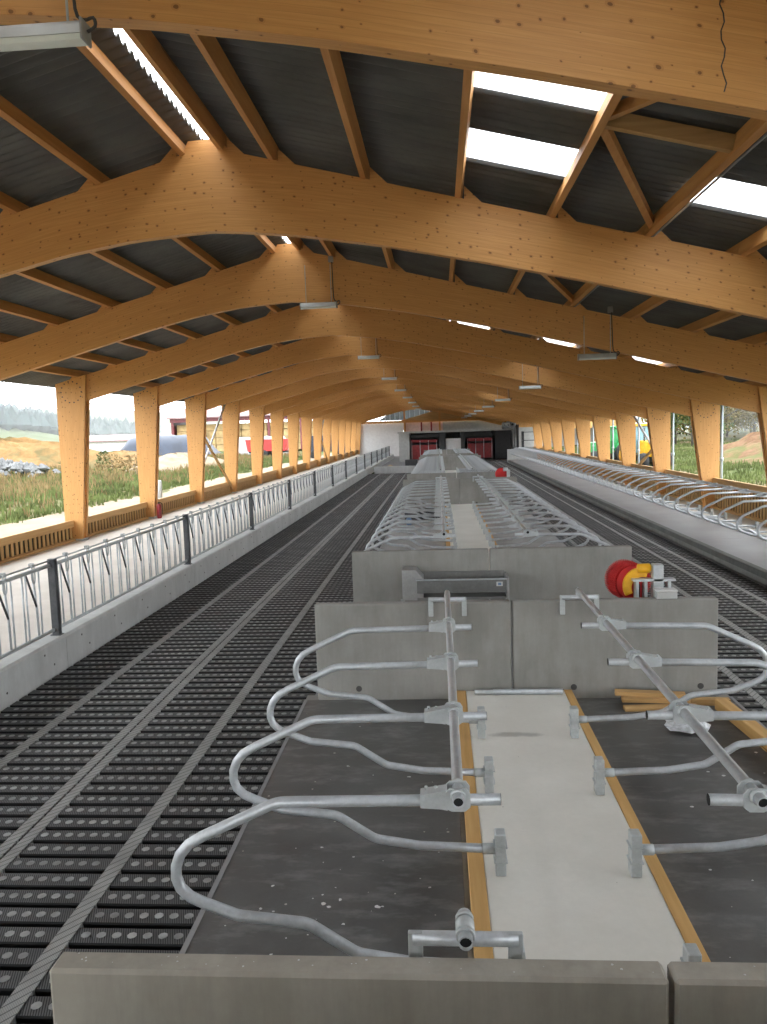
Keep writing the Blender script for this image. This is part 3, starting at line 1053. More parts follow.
for n in range(-2, 14):
    y = P0 + FP * n
    tag(link('fence_post', PSTM, None, (FX + .02, y, 0)), f'dark steel feed fence post on the kerb, {nth(14 - n)} from the far end', 'post', 'feed fence posts')
    if first is None:
        first = thing('feed_fence_panel', f'galvanised feed fence panel with head yokes, {nth(13 - n)} from the far end', 'fence', (FX, y, 0), 'feed fence panels along the kerb')
        link('top_rail', TR, first); link('lock_bar', LB, first); link('bottom_rail', BR, first)
        for i in range(8):
            h = link('headlock', HEAD, first, (0, .16 + i * .735, 0))
            link('swing_bar', SWING, h); link('slanted_bar', DIAG, h); link('latch', LATCH, h)
    elif n < 13:
        c = copy_tree(first); c.location = (FX, y, 0); c['label'] = f'galvanised feed fence panel with head yokes, {nth(13 - n)} from the far end'

# ------------------------------------------------------------------ lamps hanging from the frames
def make_lamp():
    t = thing('batten_lamp', 'grey strip lamp hung on two rods from the timber rafter', 'lamp', (0, 0, 0), 'strip lamps under the rafters')
    b = MB()
    b.prism([(-.065, -.01), (.065, -.01), (.05, .05), (.03, .075), (-.03, .075), (-.05, .05)], 'x', -.37, .37)
    link('housing', b.mesh('lamp_housing', 'lamp_body'), t)
    link('diffuser', MB().prism([(-.06, -.012), (-.045, -.04), (.045, -.04), (.06, -.012)], 'x', -.365, .365).mesh('lamp_diffuser', 'lamp_diff'), t)
    for s in (-1, 1):
        link('end_cap', MB().box(.37 * s - (.012 if s > 0 else 0), .37 * s + (.0 if s > 0 else .012) + .004 * s, -.07, .07, -.045, .08, .004).mesh('end_cap', 'grey_plastic') if s > 0 else MB().box(-.384, -.37, -.07, .07, -.045, .08, .004).mesh('end_cap', 'grey_plastic'), t)
        link('rod', MB().tube([(.26 * s, 0, .07), (.26 * s, 0, .83)], .008, 6).mesh('rod', 'galv_dull'), t)
    link('cable', MB().tube(smooth([(.38, 0, .02), (.43, 0, .05), (.42, 0, .10), (.36, 0, .09), (.31, 0, .16), (.30, .02, .5), (.29, .05, .95)], 3), .011, 6).mesh('cable', 'hole'), t)
    link('junction_box', MB().box(.22, .32, .02, .09, .88, 1.0, .008).mesh('junction_box', 'grey_plastic'), t)
    return t
lamp0 = None
for k in range(1, NB, 2):
    for (x, z) in ((-2.37, 5.90), (3.22, 4.66)):
        if lamp0 is None:
            lamp0 = make_lamp(); o = lamp0
        else:
            o = copy_tree(lamp0)
        o['label'] = f'grey strip lamp hung {"below the ridge" if x < 0 else "over the platform-side alley"} from the ' + ('cracked rafter' if k == 1 else f'{nth(k - 1)} frame beyond the cracked rafter')
        o.location = (x, YF(k) - .12, z)
        if k == 1 and x < 0: o.location = (-2.47, YF(k) - .12, 5.80)

# ------------------------------------------------------------------ water trough
t = thing('water_trough', 'grey stainless steel water trough fixed to the concrete wall in the passage', 'trough', (0.2, 12.95, 0))
link('basin_front', MB().box(-.60, .82, -.50, -.47, .72, .93, .004).mesh('basin_front', 'trough_steel'), t)
link('basin_back', MB().box(-.60, .82, -.05, -.005, .60, .985, .004).mesh('basin_back', 'trough_steel'), t)
link('basin_floor', MB().box(-.60, .82, -.47, -.05, .60, .64).mesh('basin_floor', 'trough_steel'), t)
link('rim', MB().box(-.62, .84, -.52, -.47, .925, .945, .004).mesh('rim', 'galv'), t)
link('float_housing', MB().prism([(-.84, .60), (-.84, 1.09), (-.62, 1.09), (-.50, .95), (-.50, .60)], 'y', -.45, -.06).mesh('float_housing', 'inox'), t)
link('end_plate', MB().box(.82, .86, -.52, -.005, .50, .96, .004).mesh('end_plate', 'inox'), t)
link('label_plate', MB().box(.66, .76, -.505, -.5, .82, .89).mesh('label_plate', 'white_plastic'), t)
link('label_mark', MB().box(.685, .735, -.508, -.505, .835, .875).mesh('label_mark', 'blue'), t)
for x in (-.84, .83):
    link('leg', MB().box(x - .03, x + .03, -.48, -.42, 0, .62, .004).mesh('leg', 'inox'), t)

# ------------------------------------------------------------------ cow brush
t = thing('cow_brush', 'red and yellow rotating cow brush on a galvanised stand behind the wall', 'brush', (2.45, 9.36, 0))
br = MB()
prof = []
NBR = 26
for k in range(NBR):
    pass
br.lathe([(.10, -.2), (.225, -.19), (.245, -.12), (.25, 0), (.245, .10), (.22, .18), (.10, .2)], 36, 'y', (0, 0, 0))
for i in range(64):                                        # bristle tufts
    a = 2 * math.pi * i / 64
    for yy in (-.16, -.08, 0, .08, .16):
        a2 = a + yy
        c0 = Vector((math.cos(a2) * .235, yy, math.sin(a2) * .235))
        br.tube([c0, c0 * 1.0 + Vector((math.cos(a2) * .045, 0, math.sin(a2) * .045))], [.013, .006], 5)
link('bristle_roller', br.mesh('bristle_roller', 'red'), t, (-.17, .42, 1.40), (0, 0, R(10)), (.86, .86, .86))
cv = MB()
out = []
for k in range(15):
    a = R(70 + k * 10)
    out.append((.235 * math.cos(a), .235 * math.sin(a)))
for k in range(15):
    a = R(210 - k * 10)
    out.append((.135 * math.cos(a), .135 * math.sin(a) - .015))
cv.prism(out, 'y', -.03, .03)
link('yellow_guard', cv.mesh('yellow_guard', 'yellow'), t, (-.07, .13, 1.385), None, (.95, 1, .95))
link('motor', MB().lathe([(.03, -.08), (.055, -.07), (.06, .06), (.04, .08)], 16, 'x', (-.05, .12, 1.60)).mesh('motor', 'yellow'), t, (.0, 0, 0))
link('post', MB().box(.03, .15, .0, .12, 0, 1.66, .008).mesh('post', 'galv_dull'), t)
for x in (-.17, -.07, .20):
    link('side_plate', MB().box(x, x + .035, .0, .12, 1.10, 1.46, .004).mesh('side_plate', 'galv_dull'), t)
link('cross_plate', MB().box(-.2, .29, .0, .12, 1.46, 1.49, .004).mesh('cross_plate', 'galv'), t)
link('hinge_rod', MB().tube([(-.13, .06, 1.0), (-.13, .06, 1.42)], .02, 8).mesh('hinge_rod', 'black'), t)
link('lower_bristles', MB().lathe([(.06, -.08), (.13, -.07), (.14, 0), (.13, .08), (.06, .09)], 20, 'y', (0, 0, 0)).mesh('lower_bristles', 'red'), t, (-.14, .24, 1.30))
t = thing('control_box', 'small pale grey control box on top of the wall by the cow brush', 'box', (2.52, 8.955, 1.34))
link('box_body', MB().box(-.115, .115, -.02, .13, .0, .085, .01).mesh('box_body', 'grey_panel'), t)
link('box_lid', MB().box(-.12, .12, -.025, .135, .085, .105, .006).mesh('box_lid', 'white_plastic'), t)

# second brush far down the barn
t = thing('cow_brush', 'small red cow brush beside the wall closing the long pale stalls', 'brush', (2.75, 32.5, 0))
link('bristle_roller', MB().lathe([(.10, -.2), (.24, -.19), (.26, 0), (.24, .19), (.1, .2)], 20, 'y', (-.2, .3, 1.42)).mesh('far_bristles', 'red'), t)
link('post', MB().box(0, .12, 0, .12, 0, 1.6, .006).mesh('far_post', 'galv_dull'), t)
link('motor', MB().lathe([(.05, -.1), (.08, -.08), (.08, .08), (.05, .1)], 12, 'x', (-.05, .1, 1.62)).mesh('far_motor', 'galv'), t)

# ------------------------------------------------------------------ loose things in the nearest stalls
def loose_plank(cx, cy, z, L, wd, th, rz, label, tilt=0.0):
    me = MB().box(-L / 2, L / 2, -wd / 2, wd / 2, 0, th, .004).mesh('plank', 'formx')
    tag(link('plank', me, None, (cx, cy, z), (0, tilt, R(rz))), label, 'plank', 'timber offcuts by the wall')
loose_plank(2.35, 8.55, ISL_Z + .002, .80, .10, .045, 3, 'timber offcut lying on the dark mat, lowest of the pile')
loose_plank(2.32, 8.66, ISL_Z + .048, .72, .10, .045, -5, 'timber offcut in the middle of the pile by the wall')
loose_plank(2.28, 8.74, ISL_Z + .094, .75, .11, .045, -9, 'timber offcut on top of the pile by the wall')
loose_plank(2.92, 8.70, ISL_Z + .002, .42, .09, .07, -4, 'short timber offcut between the pile and the square beam')
me = MB().box(-.065, .065, -1.1, 1.1, 0, .12, .006).mesh('timber_beam', 'form')
tag(link('timber_beam', me, None, (3.06, 7.45, ISL_Z + .005), (0, 0, R(4))), 'long square timber beam lying along the outer edge of the dark mat', 'beam')
t = thing('steel_tube', 'telescoped galvanised tube lying across the end of the concrete slab', 'tube', (0, 8.80, .295))
link('outer_tube', MB().pipe((.55, 0, .034), (1.33, .0, .034), .032, .005, 12).mesh('outer_tube', 'galv'), t)
link('inner_tube', MB().pipe((.34, 0, .034), (.56, 0, .034), .026, .005, 12).mesh('inner_tube', 'galv_dull'), t)
# dried mortar splashes on the mats and on the near wall
rnd = random.Random(31)
sp = MB()
def crumb(x, y, z, r):
    b = len(sp.v); n_ = 7
    for k in range(n_):
        a = 2 * math.pi * k / n_; q = r * rnd.uniform(.6, 1.25)
        sp.v.append((x + q * math.cos(a), y + q * math.sin(a), z))
    sp.v.append((x, y, z + r * .35))
    for k in range(n_):
        sp.face((b + k, b + (k + 1) % n_, b + n_))
for (cx, cy, n_, sd) in ((-1.0, 4.75, 16, .28), (-.55, 5.2, 14, .35), (-.5, 6.6, 10, .4), (2.2, 5.0, 10, .5), (2.3, 6.8, 8, .5), (-.9, 4.2, 8, .2)):
    for i in range(n_):
        x, y = cx + rnd.gauss(0, sd), cy + rnd.gauss(0, sd)
        if (MATX0 + .06 < x < .05 or 1.55 < x < 3.1) and 2.9 < y < 8.8:
            crumb(x, y, ISL_Z + .001, abs(rnd.gauss(.006, .006)) + .003)
for i in range(46):
    x = rnd.uniform(-1.48, 2.2)
    if not .74 < x < .83: crumb(x, rnd.uniform(2.72, 2.79), 1.3405, rnd.uniform(.002, .0055))
tag(link('mortar_splashes', sp.mesh('mortar_splashes', 'white_plastic'), None), 'dried white mortar splashes on the dark mats and near wall', 'mortar', kind='stuff')
# crumpled bag of fittings
bg_ = MB(); bg_.smooth = False
rnd = random.Random(3)
N, K = 12, 6
for j in range(K + 1):
    ph = math.pi * j / K
    for i in range(N):
        a = 2 * math.pi * i / N
        r = 1 + rnd.uniform(-.22, .22)
        bg_.v.append((.21 * r * math.sin(ph) * math.cos(a), .17 * r * math.sin(ph) * math.sin(a), .055 - .055 * math.cos(ph) * (1 if j == K else r * .9)))
for j in range(K):
    for i in range(N):
        bg_.face((j * N + i, j * N + (i + 1) % N, (j + 1) * N + (i + 1) % N, (j + 1) * N + i))
tag(link('plastic_bag', bg_.mesh('plastic_bag', 'bag'), None, (2.44, 7.95, ISL_Z + .004)), 'crumpled clear plastic bag of fittings on the dark mat', 'bag')

# fire extinguisher at a feed side column, bollard outside
t = thing('fire_extinguisher', 'small dark red fire extinguisher standing against a feed side column', 'extinguisher', (-10.25, YF(5) - .05, FEED_Z))
link('cylinder', MB().lathe([(.08, 0), (.085, .02), (.085, .45), (.04, .54)], 14).mesh('cylinder', 'robot_red'), t)
link('valve', MB().lathe([(.03, .54), (.03, .6)], 10).mesh('valve', 'black'), t)
link('hose', MB().tube(smooth([(.02, 0, .58), (.1, 0, .55), (.12, 0, .35), (.11, 0, .15)], 3), .012, 6).mesh('hose', 'black'), t)

# downpipes outside the platform wall
for k in range(4, 14):
    t = thing('downpipe', f'pale blue downpipe outside by the {nth(k - 1)} timber frame beyond the cracked rafter', 'pipe', (9.98, YF(k) + .62, 0), 'downpipes along the outer wall')
    link('pipe', MB().tube([(0, 0, .1), (0, 0, 4.05)], .042, 10).mesh('pipe', 'pvc'), t)
    link('pipe_collar', MB().lathe([(.065, 1.9), (.065, 2.02)], 10).mesh('pipe_collar', 'pvc'), t)

# ------------------------------------------------------------------ far end: milking robots, gable, clutter
t = thing('robot_room', 'charcoal milking robot room with dark red doors at the far end', 'room', (0, 84, 0))
link('roof_slab', MB().box(-4.3, 7.9, -.3, 5, 3.02, 3.2).mesh('room_roof', 'grey_panel'), t)
link('side_wall', MB().box(5.9, 7.6, 0, 5, -.02, 3.02).mesh('room_side', 'charcoal'), t)
link('side_wall', MB().box(-4.2, -3.1, 0, 5, -.02, 3.02).mesh('room_side_white', 'grey_panel'), t)
link('back_wall', MB().box(-3.1, 5.9, 4.8, 5, -.02, 3.02).mesh('room_back', 'charcoal'), t)
link('centre_pier', MB().box(.05, .75, 0, 4.8, -.02, 3.02).mesh('room_pier', 'charcoal'), t)
link('centre_pier', MB().box(2.35, 2.75, 0, 4.8, -.02, 3.02).mesh('room_pier2', 'charcoal'), t)
link('lit_window', MB().box(.75, 2.35, .4, .46, .6, 2.35).mesh('lit_window', 'bright_panel'), t)
for (x0, x1) in ((-3.05, .0), (2.85, 5.8)):
    link('lintel', MB().box(x0, x1, .3, .4, 2.55, 2.8).mesh('lintel', 'charcoal'), t)
    for (a, b) in ((2.0, 2.3), (.2, 1.75)):
        link('red_door', MB().box(x0 + .1, x1 - .1, .5, .56, a, b, .01).mesh('red_door', 'robot_red'), t)
    for i in range(4):
        x = x0 + .2 + i * (x1 - x0 - .4) / 3
        link('gate_bar', MB().tube([(x, .25, 0), (x, .25, 2.2)], .035, 6).mesh('gate_bar', 'galv'), t)
wb = struct('wall_back')
yb = Y_END + .2
link('lower_panel', MB().box(-10.9, -4.6, yb, yb + .1, -.1, 3.35).mesh('lower_panel', 'bright_panel'), wb)
link('upper_panel', MB().box(-10.9, -4.4, yb, yb + .1, 3.35, 4.35).mesh('upper_panel', 'bright_panel'), wb)
link('pink_panel', MB().box(-4.3, .6, yb, yb + .1, 3.0, 4.4).mesh('pink_panel', 'pink_panel'), wb)
for x in (-4.35, -2.2, -.9):
    link('red_post', MB().box(x - .1, x + .1, yb - .12, yb, 2.9, 4.5).mesh('red_post', 'robot_red'), wb)
link('grey_panel', MB().box(.58, 9.7, yb, yb + .1, -.1, 4.4).mesh('grey_panel', 'grey_panel'), wb)
link('tie_beam', MB().box(-10.5, 9.5, yb - .35, yb - .12, 4.35, 4.65).mesh('tie_beam', 'purlin'), wb)
gl = MB().prism([(-7.9, 4.7), (-.2, 4.7), (-.2, 6.15), (-3.2, 6.3), (-6, 5.85)], 'y', yb, yb + .03).mesh('gable_glazing', 'gable_sheet')
link('gable_glazing', gl, wb)
for i in range(12):
    x = -7.6 + i * .65
    link('glazing_bar', MB().box(x - .04, x + .04, yb - .05, yb, 4.65, 6.2).mesh('glazing_bar', 'galv_dull'), wb)
link('timber_gable', MB().prism([(-4.9, 4.65), (7.2, 4.65), (.1, 5.95)], 'y', yb - .3, yb - .1).mesh('timber_gable', 'formx'), wb)
for x in (.2, -4.4):
    link('gable_post', MB().box(x - .12, x + .12, yb - .45, yb - .3, 0, 6.2).mesh('gable_post', 'purlin'), wb)
# block and clutter closing the feed alley
me = MB().box(-1.6, 1.6, -.25, .25, 0, .55, .02).mesh('barrier_block', 'kerb')
tag(link('barrier_block', me, None, (-3.5, 62.3, 0)), 'pale concrete block across the far end of the slatted alley', 'block')
rnd = random.Random(11)
for i, (x, y, s) in enumerate(((-4.75, 63.4, .42), (-3.95, 63.9, .5), (-3.2, 63.4, .36))):
    b = MB(); b.lathe([(.05, 0), (.5, .05), (.62, .3), (.5, .62), (.2, .8), (.05, .82)], 12)
    o = link('sack', b.mesh('sack', 'sack'), None, (x, y, -.0), (0, 0, i), (s * 1.3, s, s * 1.5))
    tag(o, ['beige sack nearest the feed fence behind the concrete block', 'largest beige sack, in the middle behind the concrete block', 'smallest beige sack, beside the black crate'][i], 'sack', 'sacks at the alley end')
me = MB().box(-.5, .5, -.4, .4, 0, 1.0, .03).mesh('black_crate', 'charcoal')
tag(link('black_crate', me, None, (-2.2, 63.3, -.0)), 'black crate behind the concrete block at the alley end', 'crate')
# partition, pipes and fans beside the robot room
t = thing('machine_partition', 'dark grey machine room partition with pipes beside the robot room', 'partition', (7.9, 80, -.02))
link('panel', MB().box(0, .1, 0, 20, 0, 3.6).mesh('partition_panel', 'charcoal'), t)
link('front_panel', MB().box(.1, 1.6, 0, .1, 0, 3.3).mesh('partition_front', 'grey_panel'), t)
for i in range(6):
    link('milk_pipe', MB().tube([(-.15, .5 + i * 2.2, 0), (-.15, .5 + i * 2.2, 3.4)], .09, 8).mesh('milk_pipe', 'galv'), t)
for i in range(3):
    o = thing('round_fan', f'round chrome fan, {nth(i + 1)} along the dark machine room partition', 'fan', (7.55, 81.9 + i * 4.4, 3.60), 'fans on the machine room partition')
    link('fan_drum', MB().lathe([(.2, -.3), (.36, -.26), (.4, 0), (.36, .26), (.2, .3)], 16, 'y').mesh('fan_drum', 'galv'), o)
    link('fan_hub', MB().lathe([(.08, -.36), (.12, -.33), (.12, -.28)], 10, 'y').mesh('fan_hub', 'charcoal'), o)
t = thing('steel_rack', 'dark steel rack with shelves beyond the white platform end wall', 'rack', (8.6, 77.6, -.02))
for x in (-.4, 1.0):
    for y in (0, 1.2):
        link('upright', MB().box(x - .06, x + .06, y - .06, y + .06, 0, 2.9).mesh('upright', 'dark_steel'), t)
for z in (1.2, 2.0, 2.8):
    link('shelf', MB().box(-.46, 1.06, -.06, 1.26, z, z + .06).mesh('shelf', 'dark_steel'), t)
tag(link('platform_end_wall', MB().box(6.5, 9.6, 0, .15, 0, 1.25, .01).mesh('platform_end_wall', 'kerb'), None, (0, 76.05, 0)),
    'low white wall closing the far end of the raised platform', 'wall')
# dark tarpaulin heap with blue can inside the pale stalls
me = MB().box(-.7, .7, -.5, .5, 0, .30, .03).mesh('rolled_mat', 'charcoal')
tag(link('rolled_mat', me, None, (-.55, 28.0, ISL_Z + .002)), 'stack of black rubber mats lying in the long pale stalls', 'mat')
me = MB().lathe([(.08, 0), (.09, .02), (.09, .2), (.04, .24), (.03, .27)], 12).mesh('blue_can', 'blue')
tag(link('blue_can', me, None, (-1.05, 26.1, ISL_Z + .002)), 'small blue can on the pale floor between stall dividers', 'can')

# ------------------------------------------------------------------ outside: ground, mounds, plants
def terrain(name, x0, x1, y0, y1, nx, ny, fz, mat):
    m_ = MB(); m_.smooth = True
    for j in range(ny + 1):
        for i in range(nx + 1):
            x, y = x0 + (x1 - x0) * i / nx, y0 + (y1 - y0) * j / ny
            m_.v.append((x, y, fz(x, y)))
    for j in range(ny):
        for i in range(nx):
            a = j * (nx + 1) + i
            m_.face((a, a + 1, a + nx + 2, a + nx + 1))
    return m_.mesh(name, mat)
def nz(x, y, s=1.0):
    return (math.sin(x * .31 * s + 1.3) * math.cos(y * .27 * s) + .5 * math.sin(x * .83 * s + y * .61 * s + .7) + .25 * math.sin(x * 1.9 * s - y * 1.7 * s))
g = struct('ground')
def zl(x, y):
    d = -16.5 - x
    if d < 0: return .1
    return .1 + min(d, 30) * .022 + .16 * nz(x, y) * min(1, d / 3)
def zr_(x, y):
    d = x - 13
    return .1 + max(0, min(d, 30)) * .03 + .15 * nz(x, y) * max(0, min(1, d / 3))
link('sandy_track', terrain('sandy_track', -17.2, -10.95, -40, 240, 6, 120, lambda x, y: .12 + .03 * nz(x, y, 2), 'sand'), g)
link('grass_bank', terrain('grass_bank', -130, -16.4, -60, 300, 110, 170, zl, 'grass'), g)
link('sandy_verge', terrain('sandy_verge', 9.7, 12.2, -40, 240, 3, 120, lambda x, y: .14 + .03 * nz(x, y, 2), 'sand'), g)
link('grass_field', terrain('grass_field', 12.0, 200, -60, 300, 110, 150, zr_, 'grass'), g)
link('barn_apron', MB().box(-40, 40, -60, -12, -.3, 0).mesh('barn_apron', 'sand'), g)
link('far_ground', terrain('far_ground', -900, 900, -300, 1500, 40, 40, lambda x, y: -.5, 'hill_field'), g)

def mound(name, label, cat, cx, cy, rx, ry, h, mat, seed, rough=.25, parts=None):
    rnd = random.Random(seed)
    m_ = MB(); m_.smooth = False
    N, K = 36, 12
    for j in range(K + 1):
        r = j / K
        for i in range(N):
            a = 2 * math.pi * i / N
            e = 1 + .18 * math.sin(3 * a + seed) + .1 * math.sin(7 * a + seed * 2)
            z = h * (math.cos(r * math.pi) * .5 + .5) * (1 + .35 * math.sin(2 * a + seed) * r) + rnd.uniform(-rough, rough) * (1 - r) * h * .35
            m_.v.append((rx * r * e * math.cos(a), ry * r * e * math.sin(a), max(-.3, z - .25 * r)))
    for j in range(K):
        for i in range(N):
            m_.face((j * N + i, j * N + (i + 1) % N, (j + 1) * N + (i + 1) % N, (j + 1) * N + i)[::-1])
    z0 = zl(cx, cy) if cx < 0 else zr_(cx, cy)
    return tag(link(name, m_.mesh(name, mat), None, (cx, cy, z0)), label, cat)
mound('soil_heap', 'large heap of ochre soil beyond the grass bank', 'soil', -46, 80, 16, 9, 2.9, 'dirt', 1, .45)
mound('soil_heap', 'low strip of bare ochre soil near the silage heap', 'soil', -36, 88, 9, 8, 1.5, 'dirt', 4)
mound('soil_heap', 'brown soil heap with weeds beyond the platform wall', 'soil', 27, 63, 8, 9, 2.1, 'dirt_red', 2, .5)
mound('soil_heap', 'long pale soil heap by the straw shed', 'soil', -27, 80, 5, 14, 1.2, 'sand', 5)
# rubble: separate stones in one heap
rnd = random.Random(5)
rb = MB()
for i in range(260):
    a, r = rnd.uniform(0, 6.28), abs(rnd.gauss(0, .5))
    x, y = 5.5 * r * math.cos(a), 3.2 * r * math.sin(a)
    z = max(0, 1.2 * (1 - r * .8))
    s = rnd.uniform(.15, .5)
    b = len(rb.v)
    for p in ((1, 0, 0), (-1, 0, 0), (0, 1, 0), (0, -1, 0), (0, 0, 1), (0, 0, -1)):
        rb.v.append(tuple(q + s * pp * rnd.uniform(.6, 1.2) for q, pp in zip((x, y, z), p)))
    for f in ((0, 2, 4), (2, 1, 4), (1, 3, 4), (3, 0, 4), (2, 0, 5), (1, 2, 5), (3, 1, 5), (0, 3, 5)):
        rb.face([b + q for q in f])
o = tag(link('rubble_heap', rb.mesh('rubble_heap', 'rubble'), None, (-36.5, 64, zl(-36.5, 64))), 'heap of pale broken rubble on the grass bank', 'rubble', kind='stuff')
# grass blades
def blades(name, n, fx, fy, fz, hmin, hmax, mat, seed, label):
    rnd = random.Random(seed)
    m_ = MB()
    for i in range(n):
        x, y = fx(rnd), fy(rnd)
        z = fz(x, y) - .02
        for k in range(4):
            a = rnd.uniform(0, 6.28)
            h = rnd.uniform(hmin, hmax)
            dx, dy = .05 * math.cos(a), .05 * math.sin(a)
            lx, ly = rnd.uniform(-.3, .3) * h, rnd.uniform(-.3, .3) * h
            ox, oy = rnd.uniform(-.15, .15), rnd.uniform(-.15, .15)
            b = len(m_.v)
            m_.v += [(x + ox - dx, y + oy - dy, z), (x + ox + dx, y + oy + dy, z), (x + ox + lx, y + oy + ly, z + h)]
            m_.face((b, b + 1, b + 2))
    tag(link(name, m_.mesh(name, mat), None), label, 'grass', kind='stuff')
blades('grass', 16000, lambda r: r.triangular(-50, -16.6, -18), lambda r: r.uniform(15, 110), zl, .12, .4, 'blade', 1, 'rough green grass growing on the bank beyond the sandy track')
blades('dry_grass', 7000, lambda r: r.triangular(-55, -17.5, -25), lambda r: r.uniform(15, 120), zl, .2, .7, 'dry_blade', 2, 'dry brown weeds among the grass on the bank')
blades('grass', 9000, lambda r: r.triangular(12.2, 40, 14), lambda r: r.uniform(20, 110), zr_, .12, .4, 'blade', 3, 'green grass outside the platform wall')
# shrubs on the soil heap
def shrub(cx, cy, z, r, h, mat, seed, label):
    rnd = random.Random(seed)
    m_ = MB()
    for i in range(260):
        a, q, t_ = rnd.uniform(0, 6.28), rnd.random() ** .5, rnd.random()
        p = Vector((r * q * math.cos(a) * (1 - .5 * t_), r * q * math.sin(a) * (1 - .5 * t_), h * t_))
        d1 = Vector((rnd.uniform(-1, 1), rnd.uniform(-1, 1), rnd.uniform(-1, 1))) * .16
        d2 = Vector((rnd.uniform(-1, 1), rnd.uniform(-1, 1), rnd.uniform(-1, 1))) * .16
        b = len(m_.v)
        m_.v += [tuple(p - d1), tuple(p + d2), tuple(p + d1)]
        m_.face((b, b + 1, b + 2))
    t = thing('shrub', label, 'shrub', (cx, cy, z), 'shrubs on the soil heap')
    link('foliage', m_.mesh('foliage', mat), t)
    link('stem', MB().tube([(0, 0, -.3), (0, 0, h * .6)], [.05, .02], 5).mesh('stem', 'bark'), t)
for i, (x, y, r, h) in enumerate(((-36, 75, 1.2, 1.6), (-33, 76, .9, 1.4), (-30.5, 72, 1.5, 1.4), (-26, 66, 1.6, 1.3))):
    shrub(x, y, zl(x, y) + .3, r, h, 'leaf_g' if i < 2 else 'dry_blade', 20 + i, ['taller green shrub below the ochre soil heap', 'smaller green shrub below the ochre soil heap', 'brown withered shrub on the bank near the soil heap', 'wide brown withered shrub nearest the sandy track'][i])
# bollard on the grass side
t = thing('bollard', 'short grey round bollard on the sandy track outside the columns', 'bollard', (-13.6, 37.5, .1))
link('shaft', MB().lathe([(.13, 0), (.13, 1.15), (.09, 1.2)], 12).mesh('bollard_shaft', 'galv_dull'), t)
# steel post outside between two columns
t = thing('steel_post', 'tall dark steel post standing outside between two feed side columns', 'post', (-12.0, 57.3, .1))
link('shaft', MB().box(-.14, .14, -.14, .14, 0, 5, .01).mesh('steel_shaft', 'dark_steel'), t)

# silage heap with tarpaulins
def tarp_heap(cx, cy, L, W, h, mat, label):
    m_ = MB(); m_.smooth = True
    rnd = random.Random(int(cx))
    N, K = 24, 10
    for i in range(N + 1):
        for j in range(K + 1):
            u, v = i / N, j / K
            e = min(1, min(u, 1 - u) * 7)
            z = h * e * math.sin(math.pi * v) ** .6 + rnd.uniform(-.12, .12) * e
            m_.v.append(((u - .5) * L, (v - .5) * W, max(0, z)))
    for i in range(N):
        for j in range(K):
            a = i * (K + 1) + j
            m_.face((a, a + 1, a + K + 2, a + K + 1)[::-1])
    tag(link('silage_heap', m_.mesh('silage_heap', mat), None, (cx, cy, zl(cx, cy) - .05), (0, 0, R(8))), label, 'tarpaulin')
tarp_heap(-41, 118, 15, 9, 3.0, 'tarp', 'long silage heap under a dark navy tarpaulin')
tarp_heap(-27.5, 122, 10, 8, 2.8, 'sheet_white', 'silage heap under white plastic sheeting next to the navy one')
tarp_heap(-66, 135, 16, 7, 1.6, 'sheet_white', 'low pale plastic-covered heap behind the ochre soil')
# straw shed
t = thing('straw_shed', 'maroon steel shed full of straw bales across the field', 'shed', (-34, 150, zl(-34, 150) - .1))
for i in range(6):
    link('shed_post', MB().box(-15 + 6 * i - .2, -15 + 6 * i + .2, -6.2, -5.8, 0, 6.4).mesh('shed_post', 'maroon'), t)
link('eave_beam', MB().box(-15.4, 15.4, -6.3, -5.9, 5.6, 6.3).mesh('eave_beam', 'maroon'), t)
link('shed_roof', MB().prism([(-6.8, 6.3), (0, 8.1), (6.8, 6.3), (6.8, 6.5), (0, 8.35), (-6.8, 6.5)], 'x', -15.8, 15.8).mesh('shed_roof', 'shed_roof'), t)
link('end_wall', MB().box(-15.3, -15.1, -6, 6, 0, 6.3).mesh('shed_end', 'maroon'), t)
for i in range(12):
    for j in range(4):
        link('straw_bale', MB().box(-14.6 + 2.45 * i, -14.6 + 2.45 * i + 2.35, -5, 5, 1.3 * j, 1.3 * j + 1.25, .06).mesh('straw_bale', 'hay'), t)
# long low white building strip far away
t = thing('low_shed', 'long low pale shed in the mist behind the silage heaps', 'shed', (-62, 175, 0))
link('shed_wall', MB().box(-16, 12, -4, 4, 0, 3.0).mesh('low_wall', 'bright_panel'), t)
link('shed_roof', MB().prism([(-5, 3.0), (0, 4.3), (5, 3.0), (5, 3.2), (0, 4.5), (-5, 3.2)], 'x', -16.4, 12.4).mesh('low_roof', 'shed_roof'), t)
# red trailer
t = thing('farm_trailer', 'red farm trailer parked between the barn and the straw shed', 'trailer', (-23.5, 108, zl(-23.5, 108) - .05))
link('trailer_body', MB().prism([(-2.6, 1.0), (2.6, 1.0), (2.9, 2.6), (-2.9, 2.6)], 'y', -1.1, 1.1).mesh('trailer_body', 'trailer_red'), t)
link('chassis', MB().box(-2.6, 3.6, -.5, .5, .75, 1.0).mesh('chassis', 'charcoal'), t)
for x in (-1.5, -.3):
    for y in (-1.15, 1.15):
        link('wheel', MB().lathe([(.3, -.18), (.55, -.16), (.58, 0), (.55, .16), (.3, .18)], 18, 'y', (x, y, .58)).mesh('wheel', 'tyre'), t)
t = thing('grain_wagon', 'blue-grey covered wagon behind the red trailer', 'trailer', (-14.5, 104, zl(-17, 104) - .05))
link('wagon_body', MB().prism([(-3, .9), (3, .9), (3, 2.6), (2.4, 3.0), (-2.4, 3.0), (-3, 2.6)], 'y', -1.2, 1.2).mesh('wagon_body', 'tarp'), t)
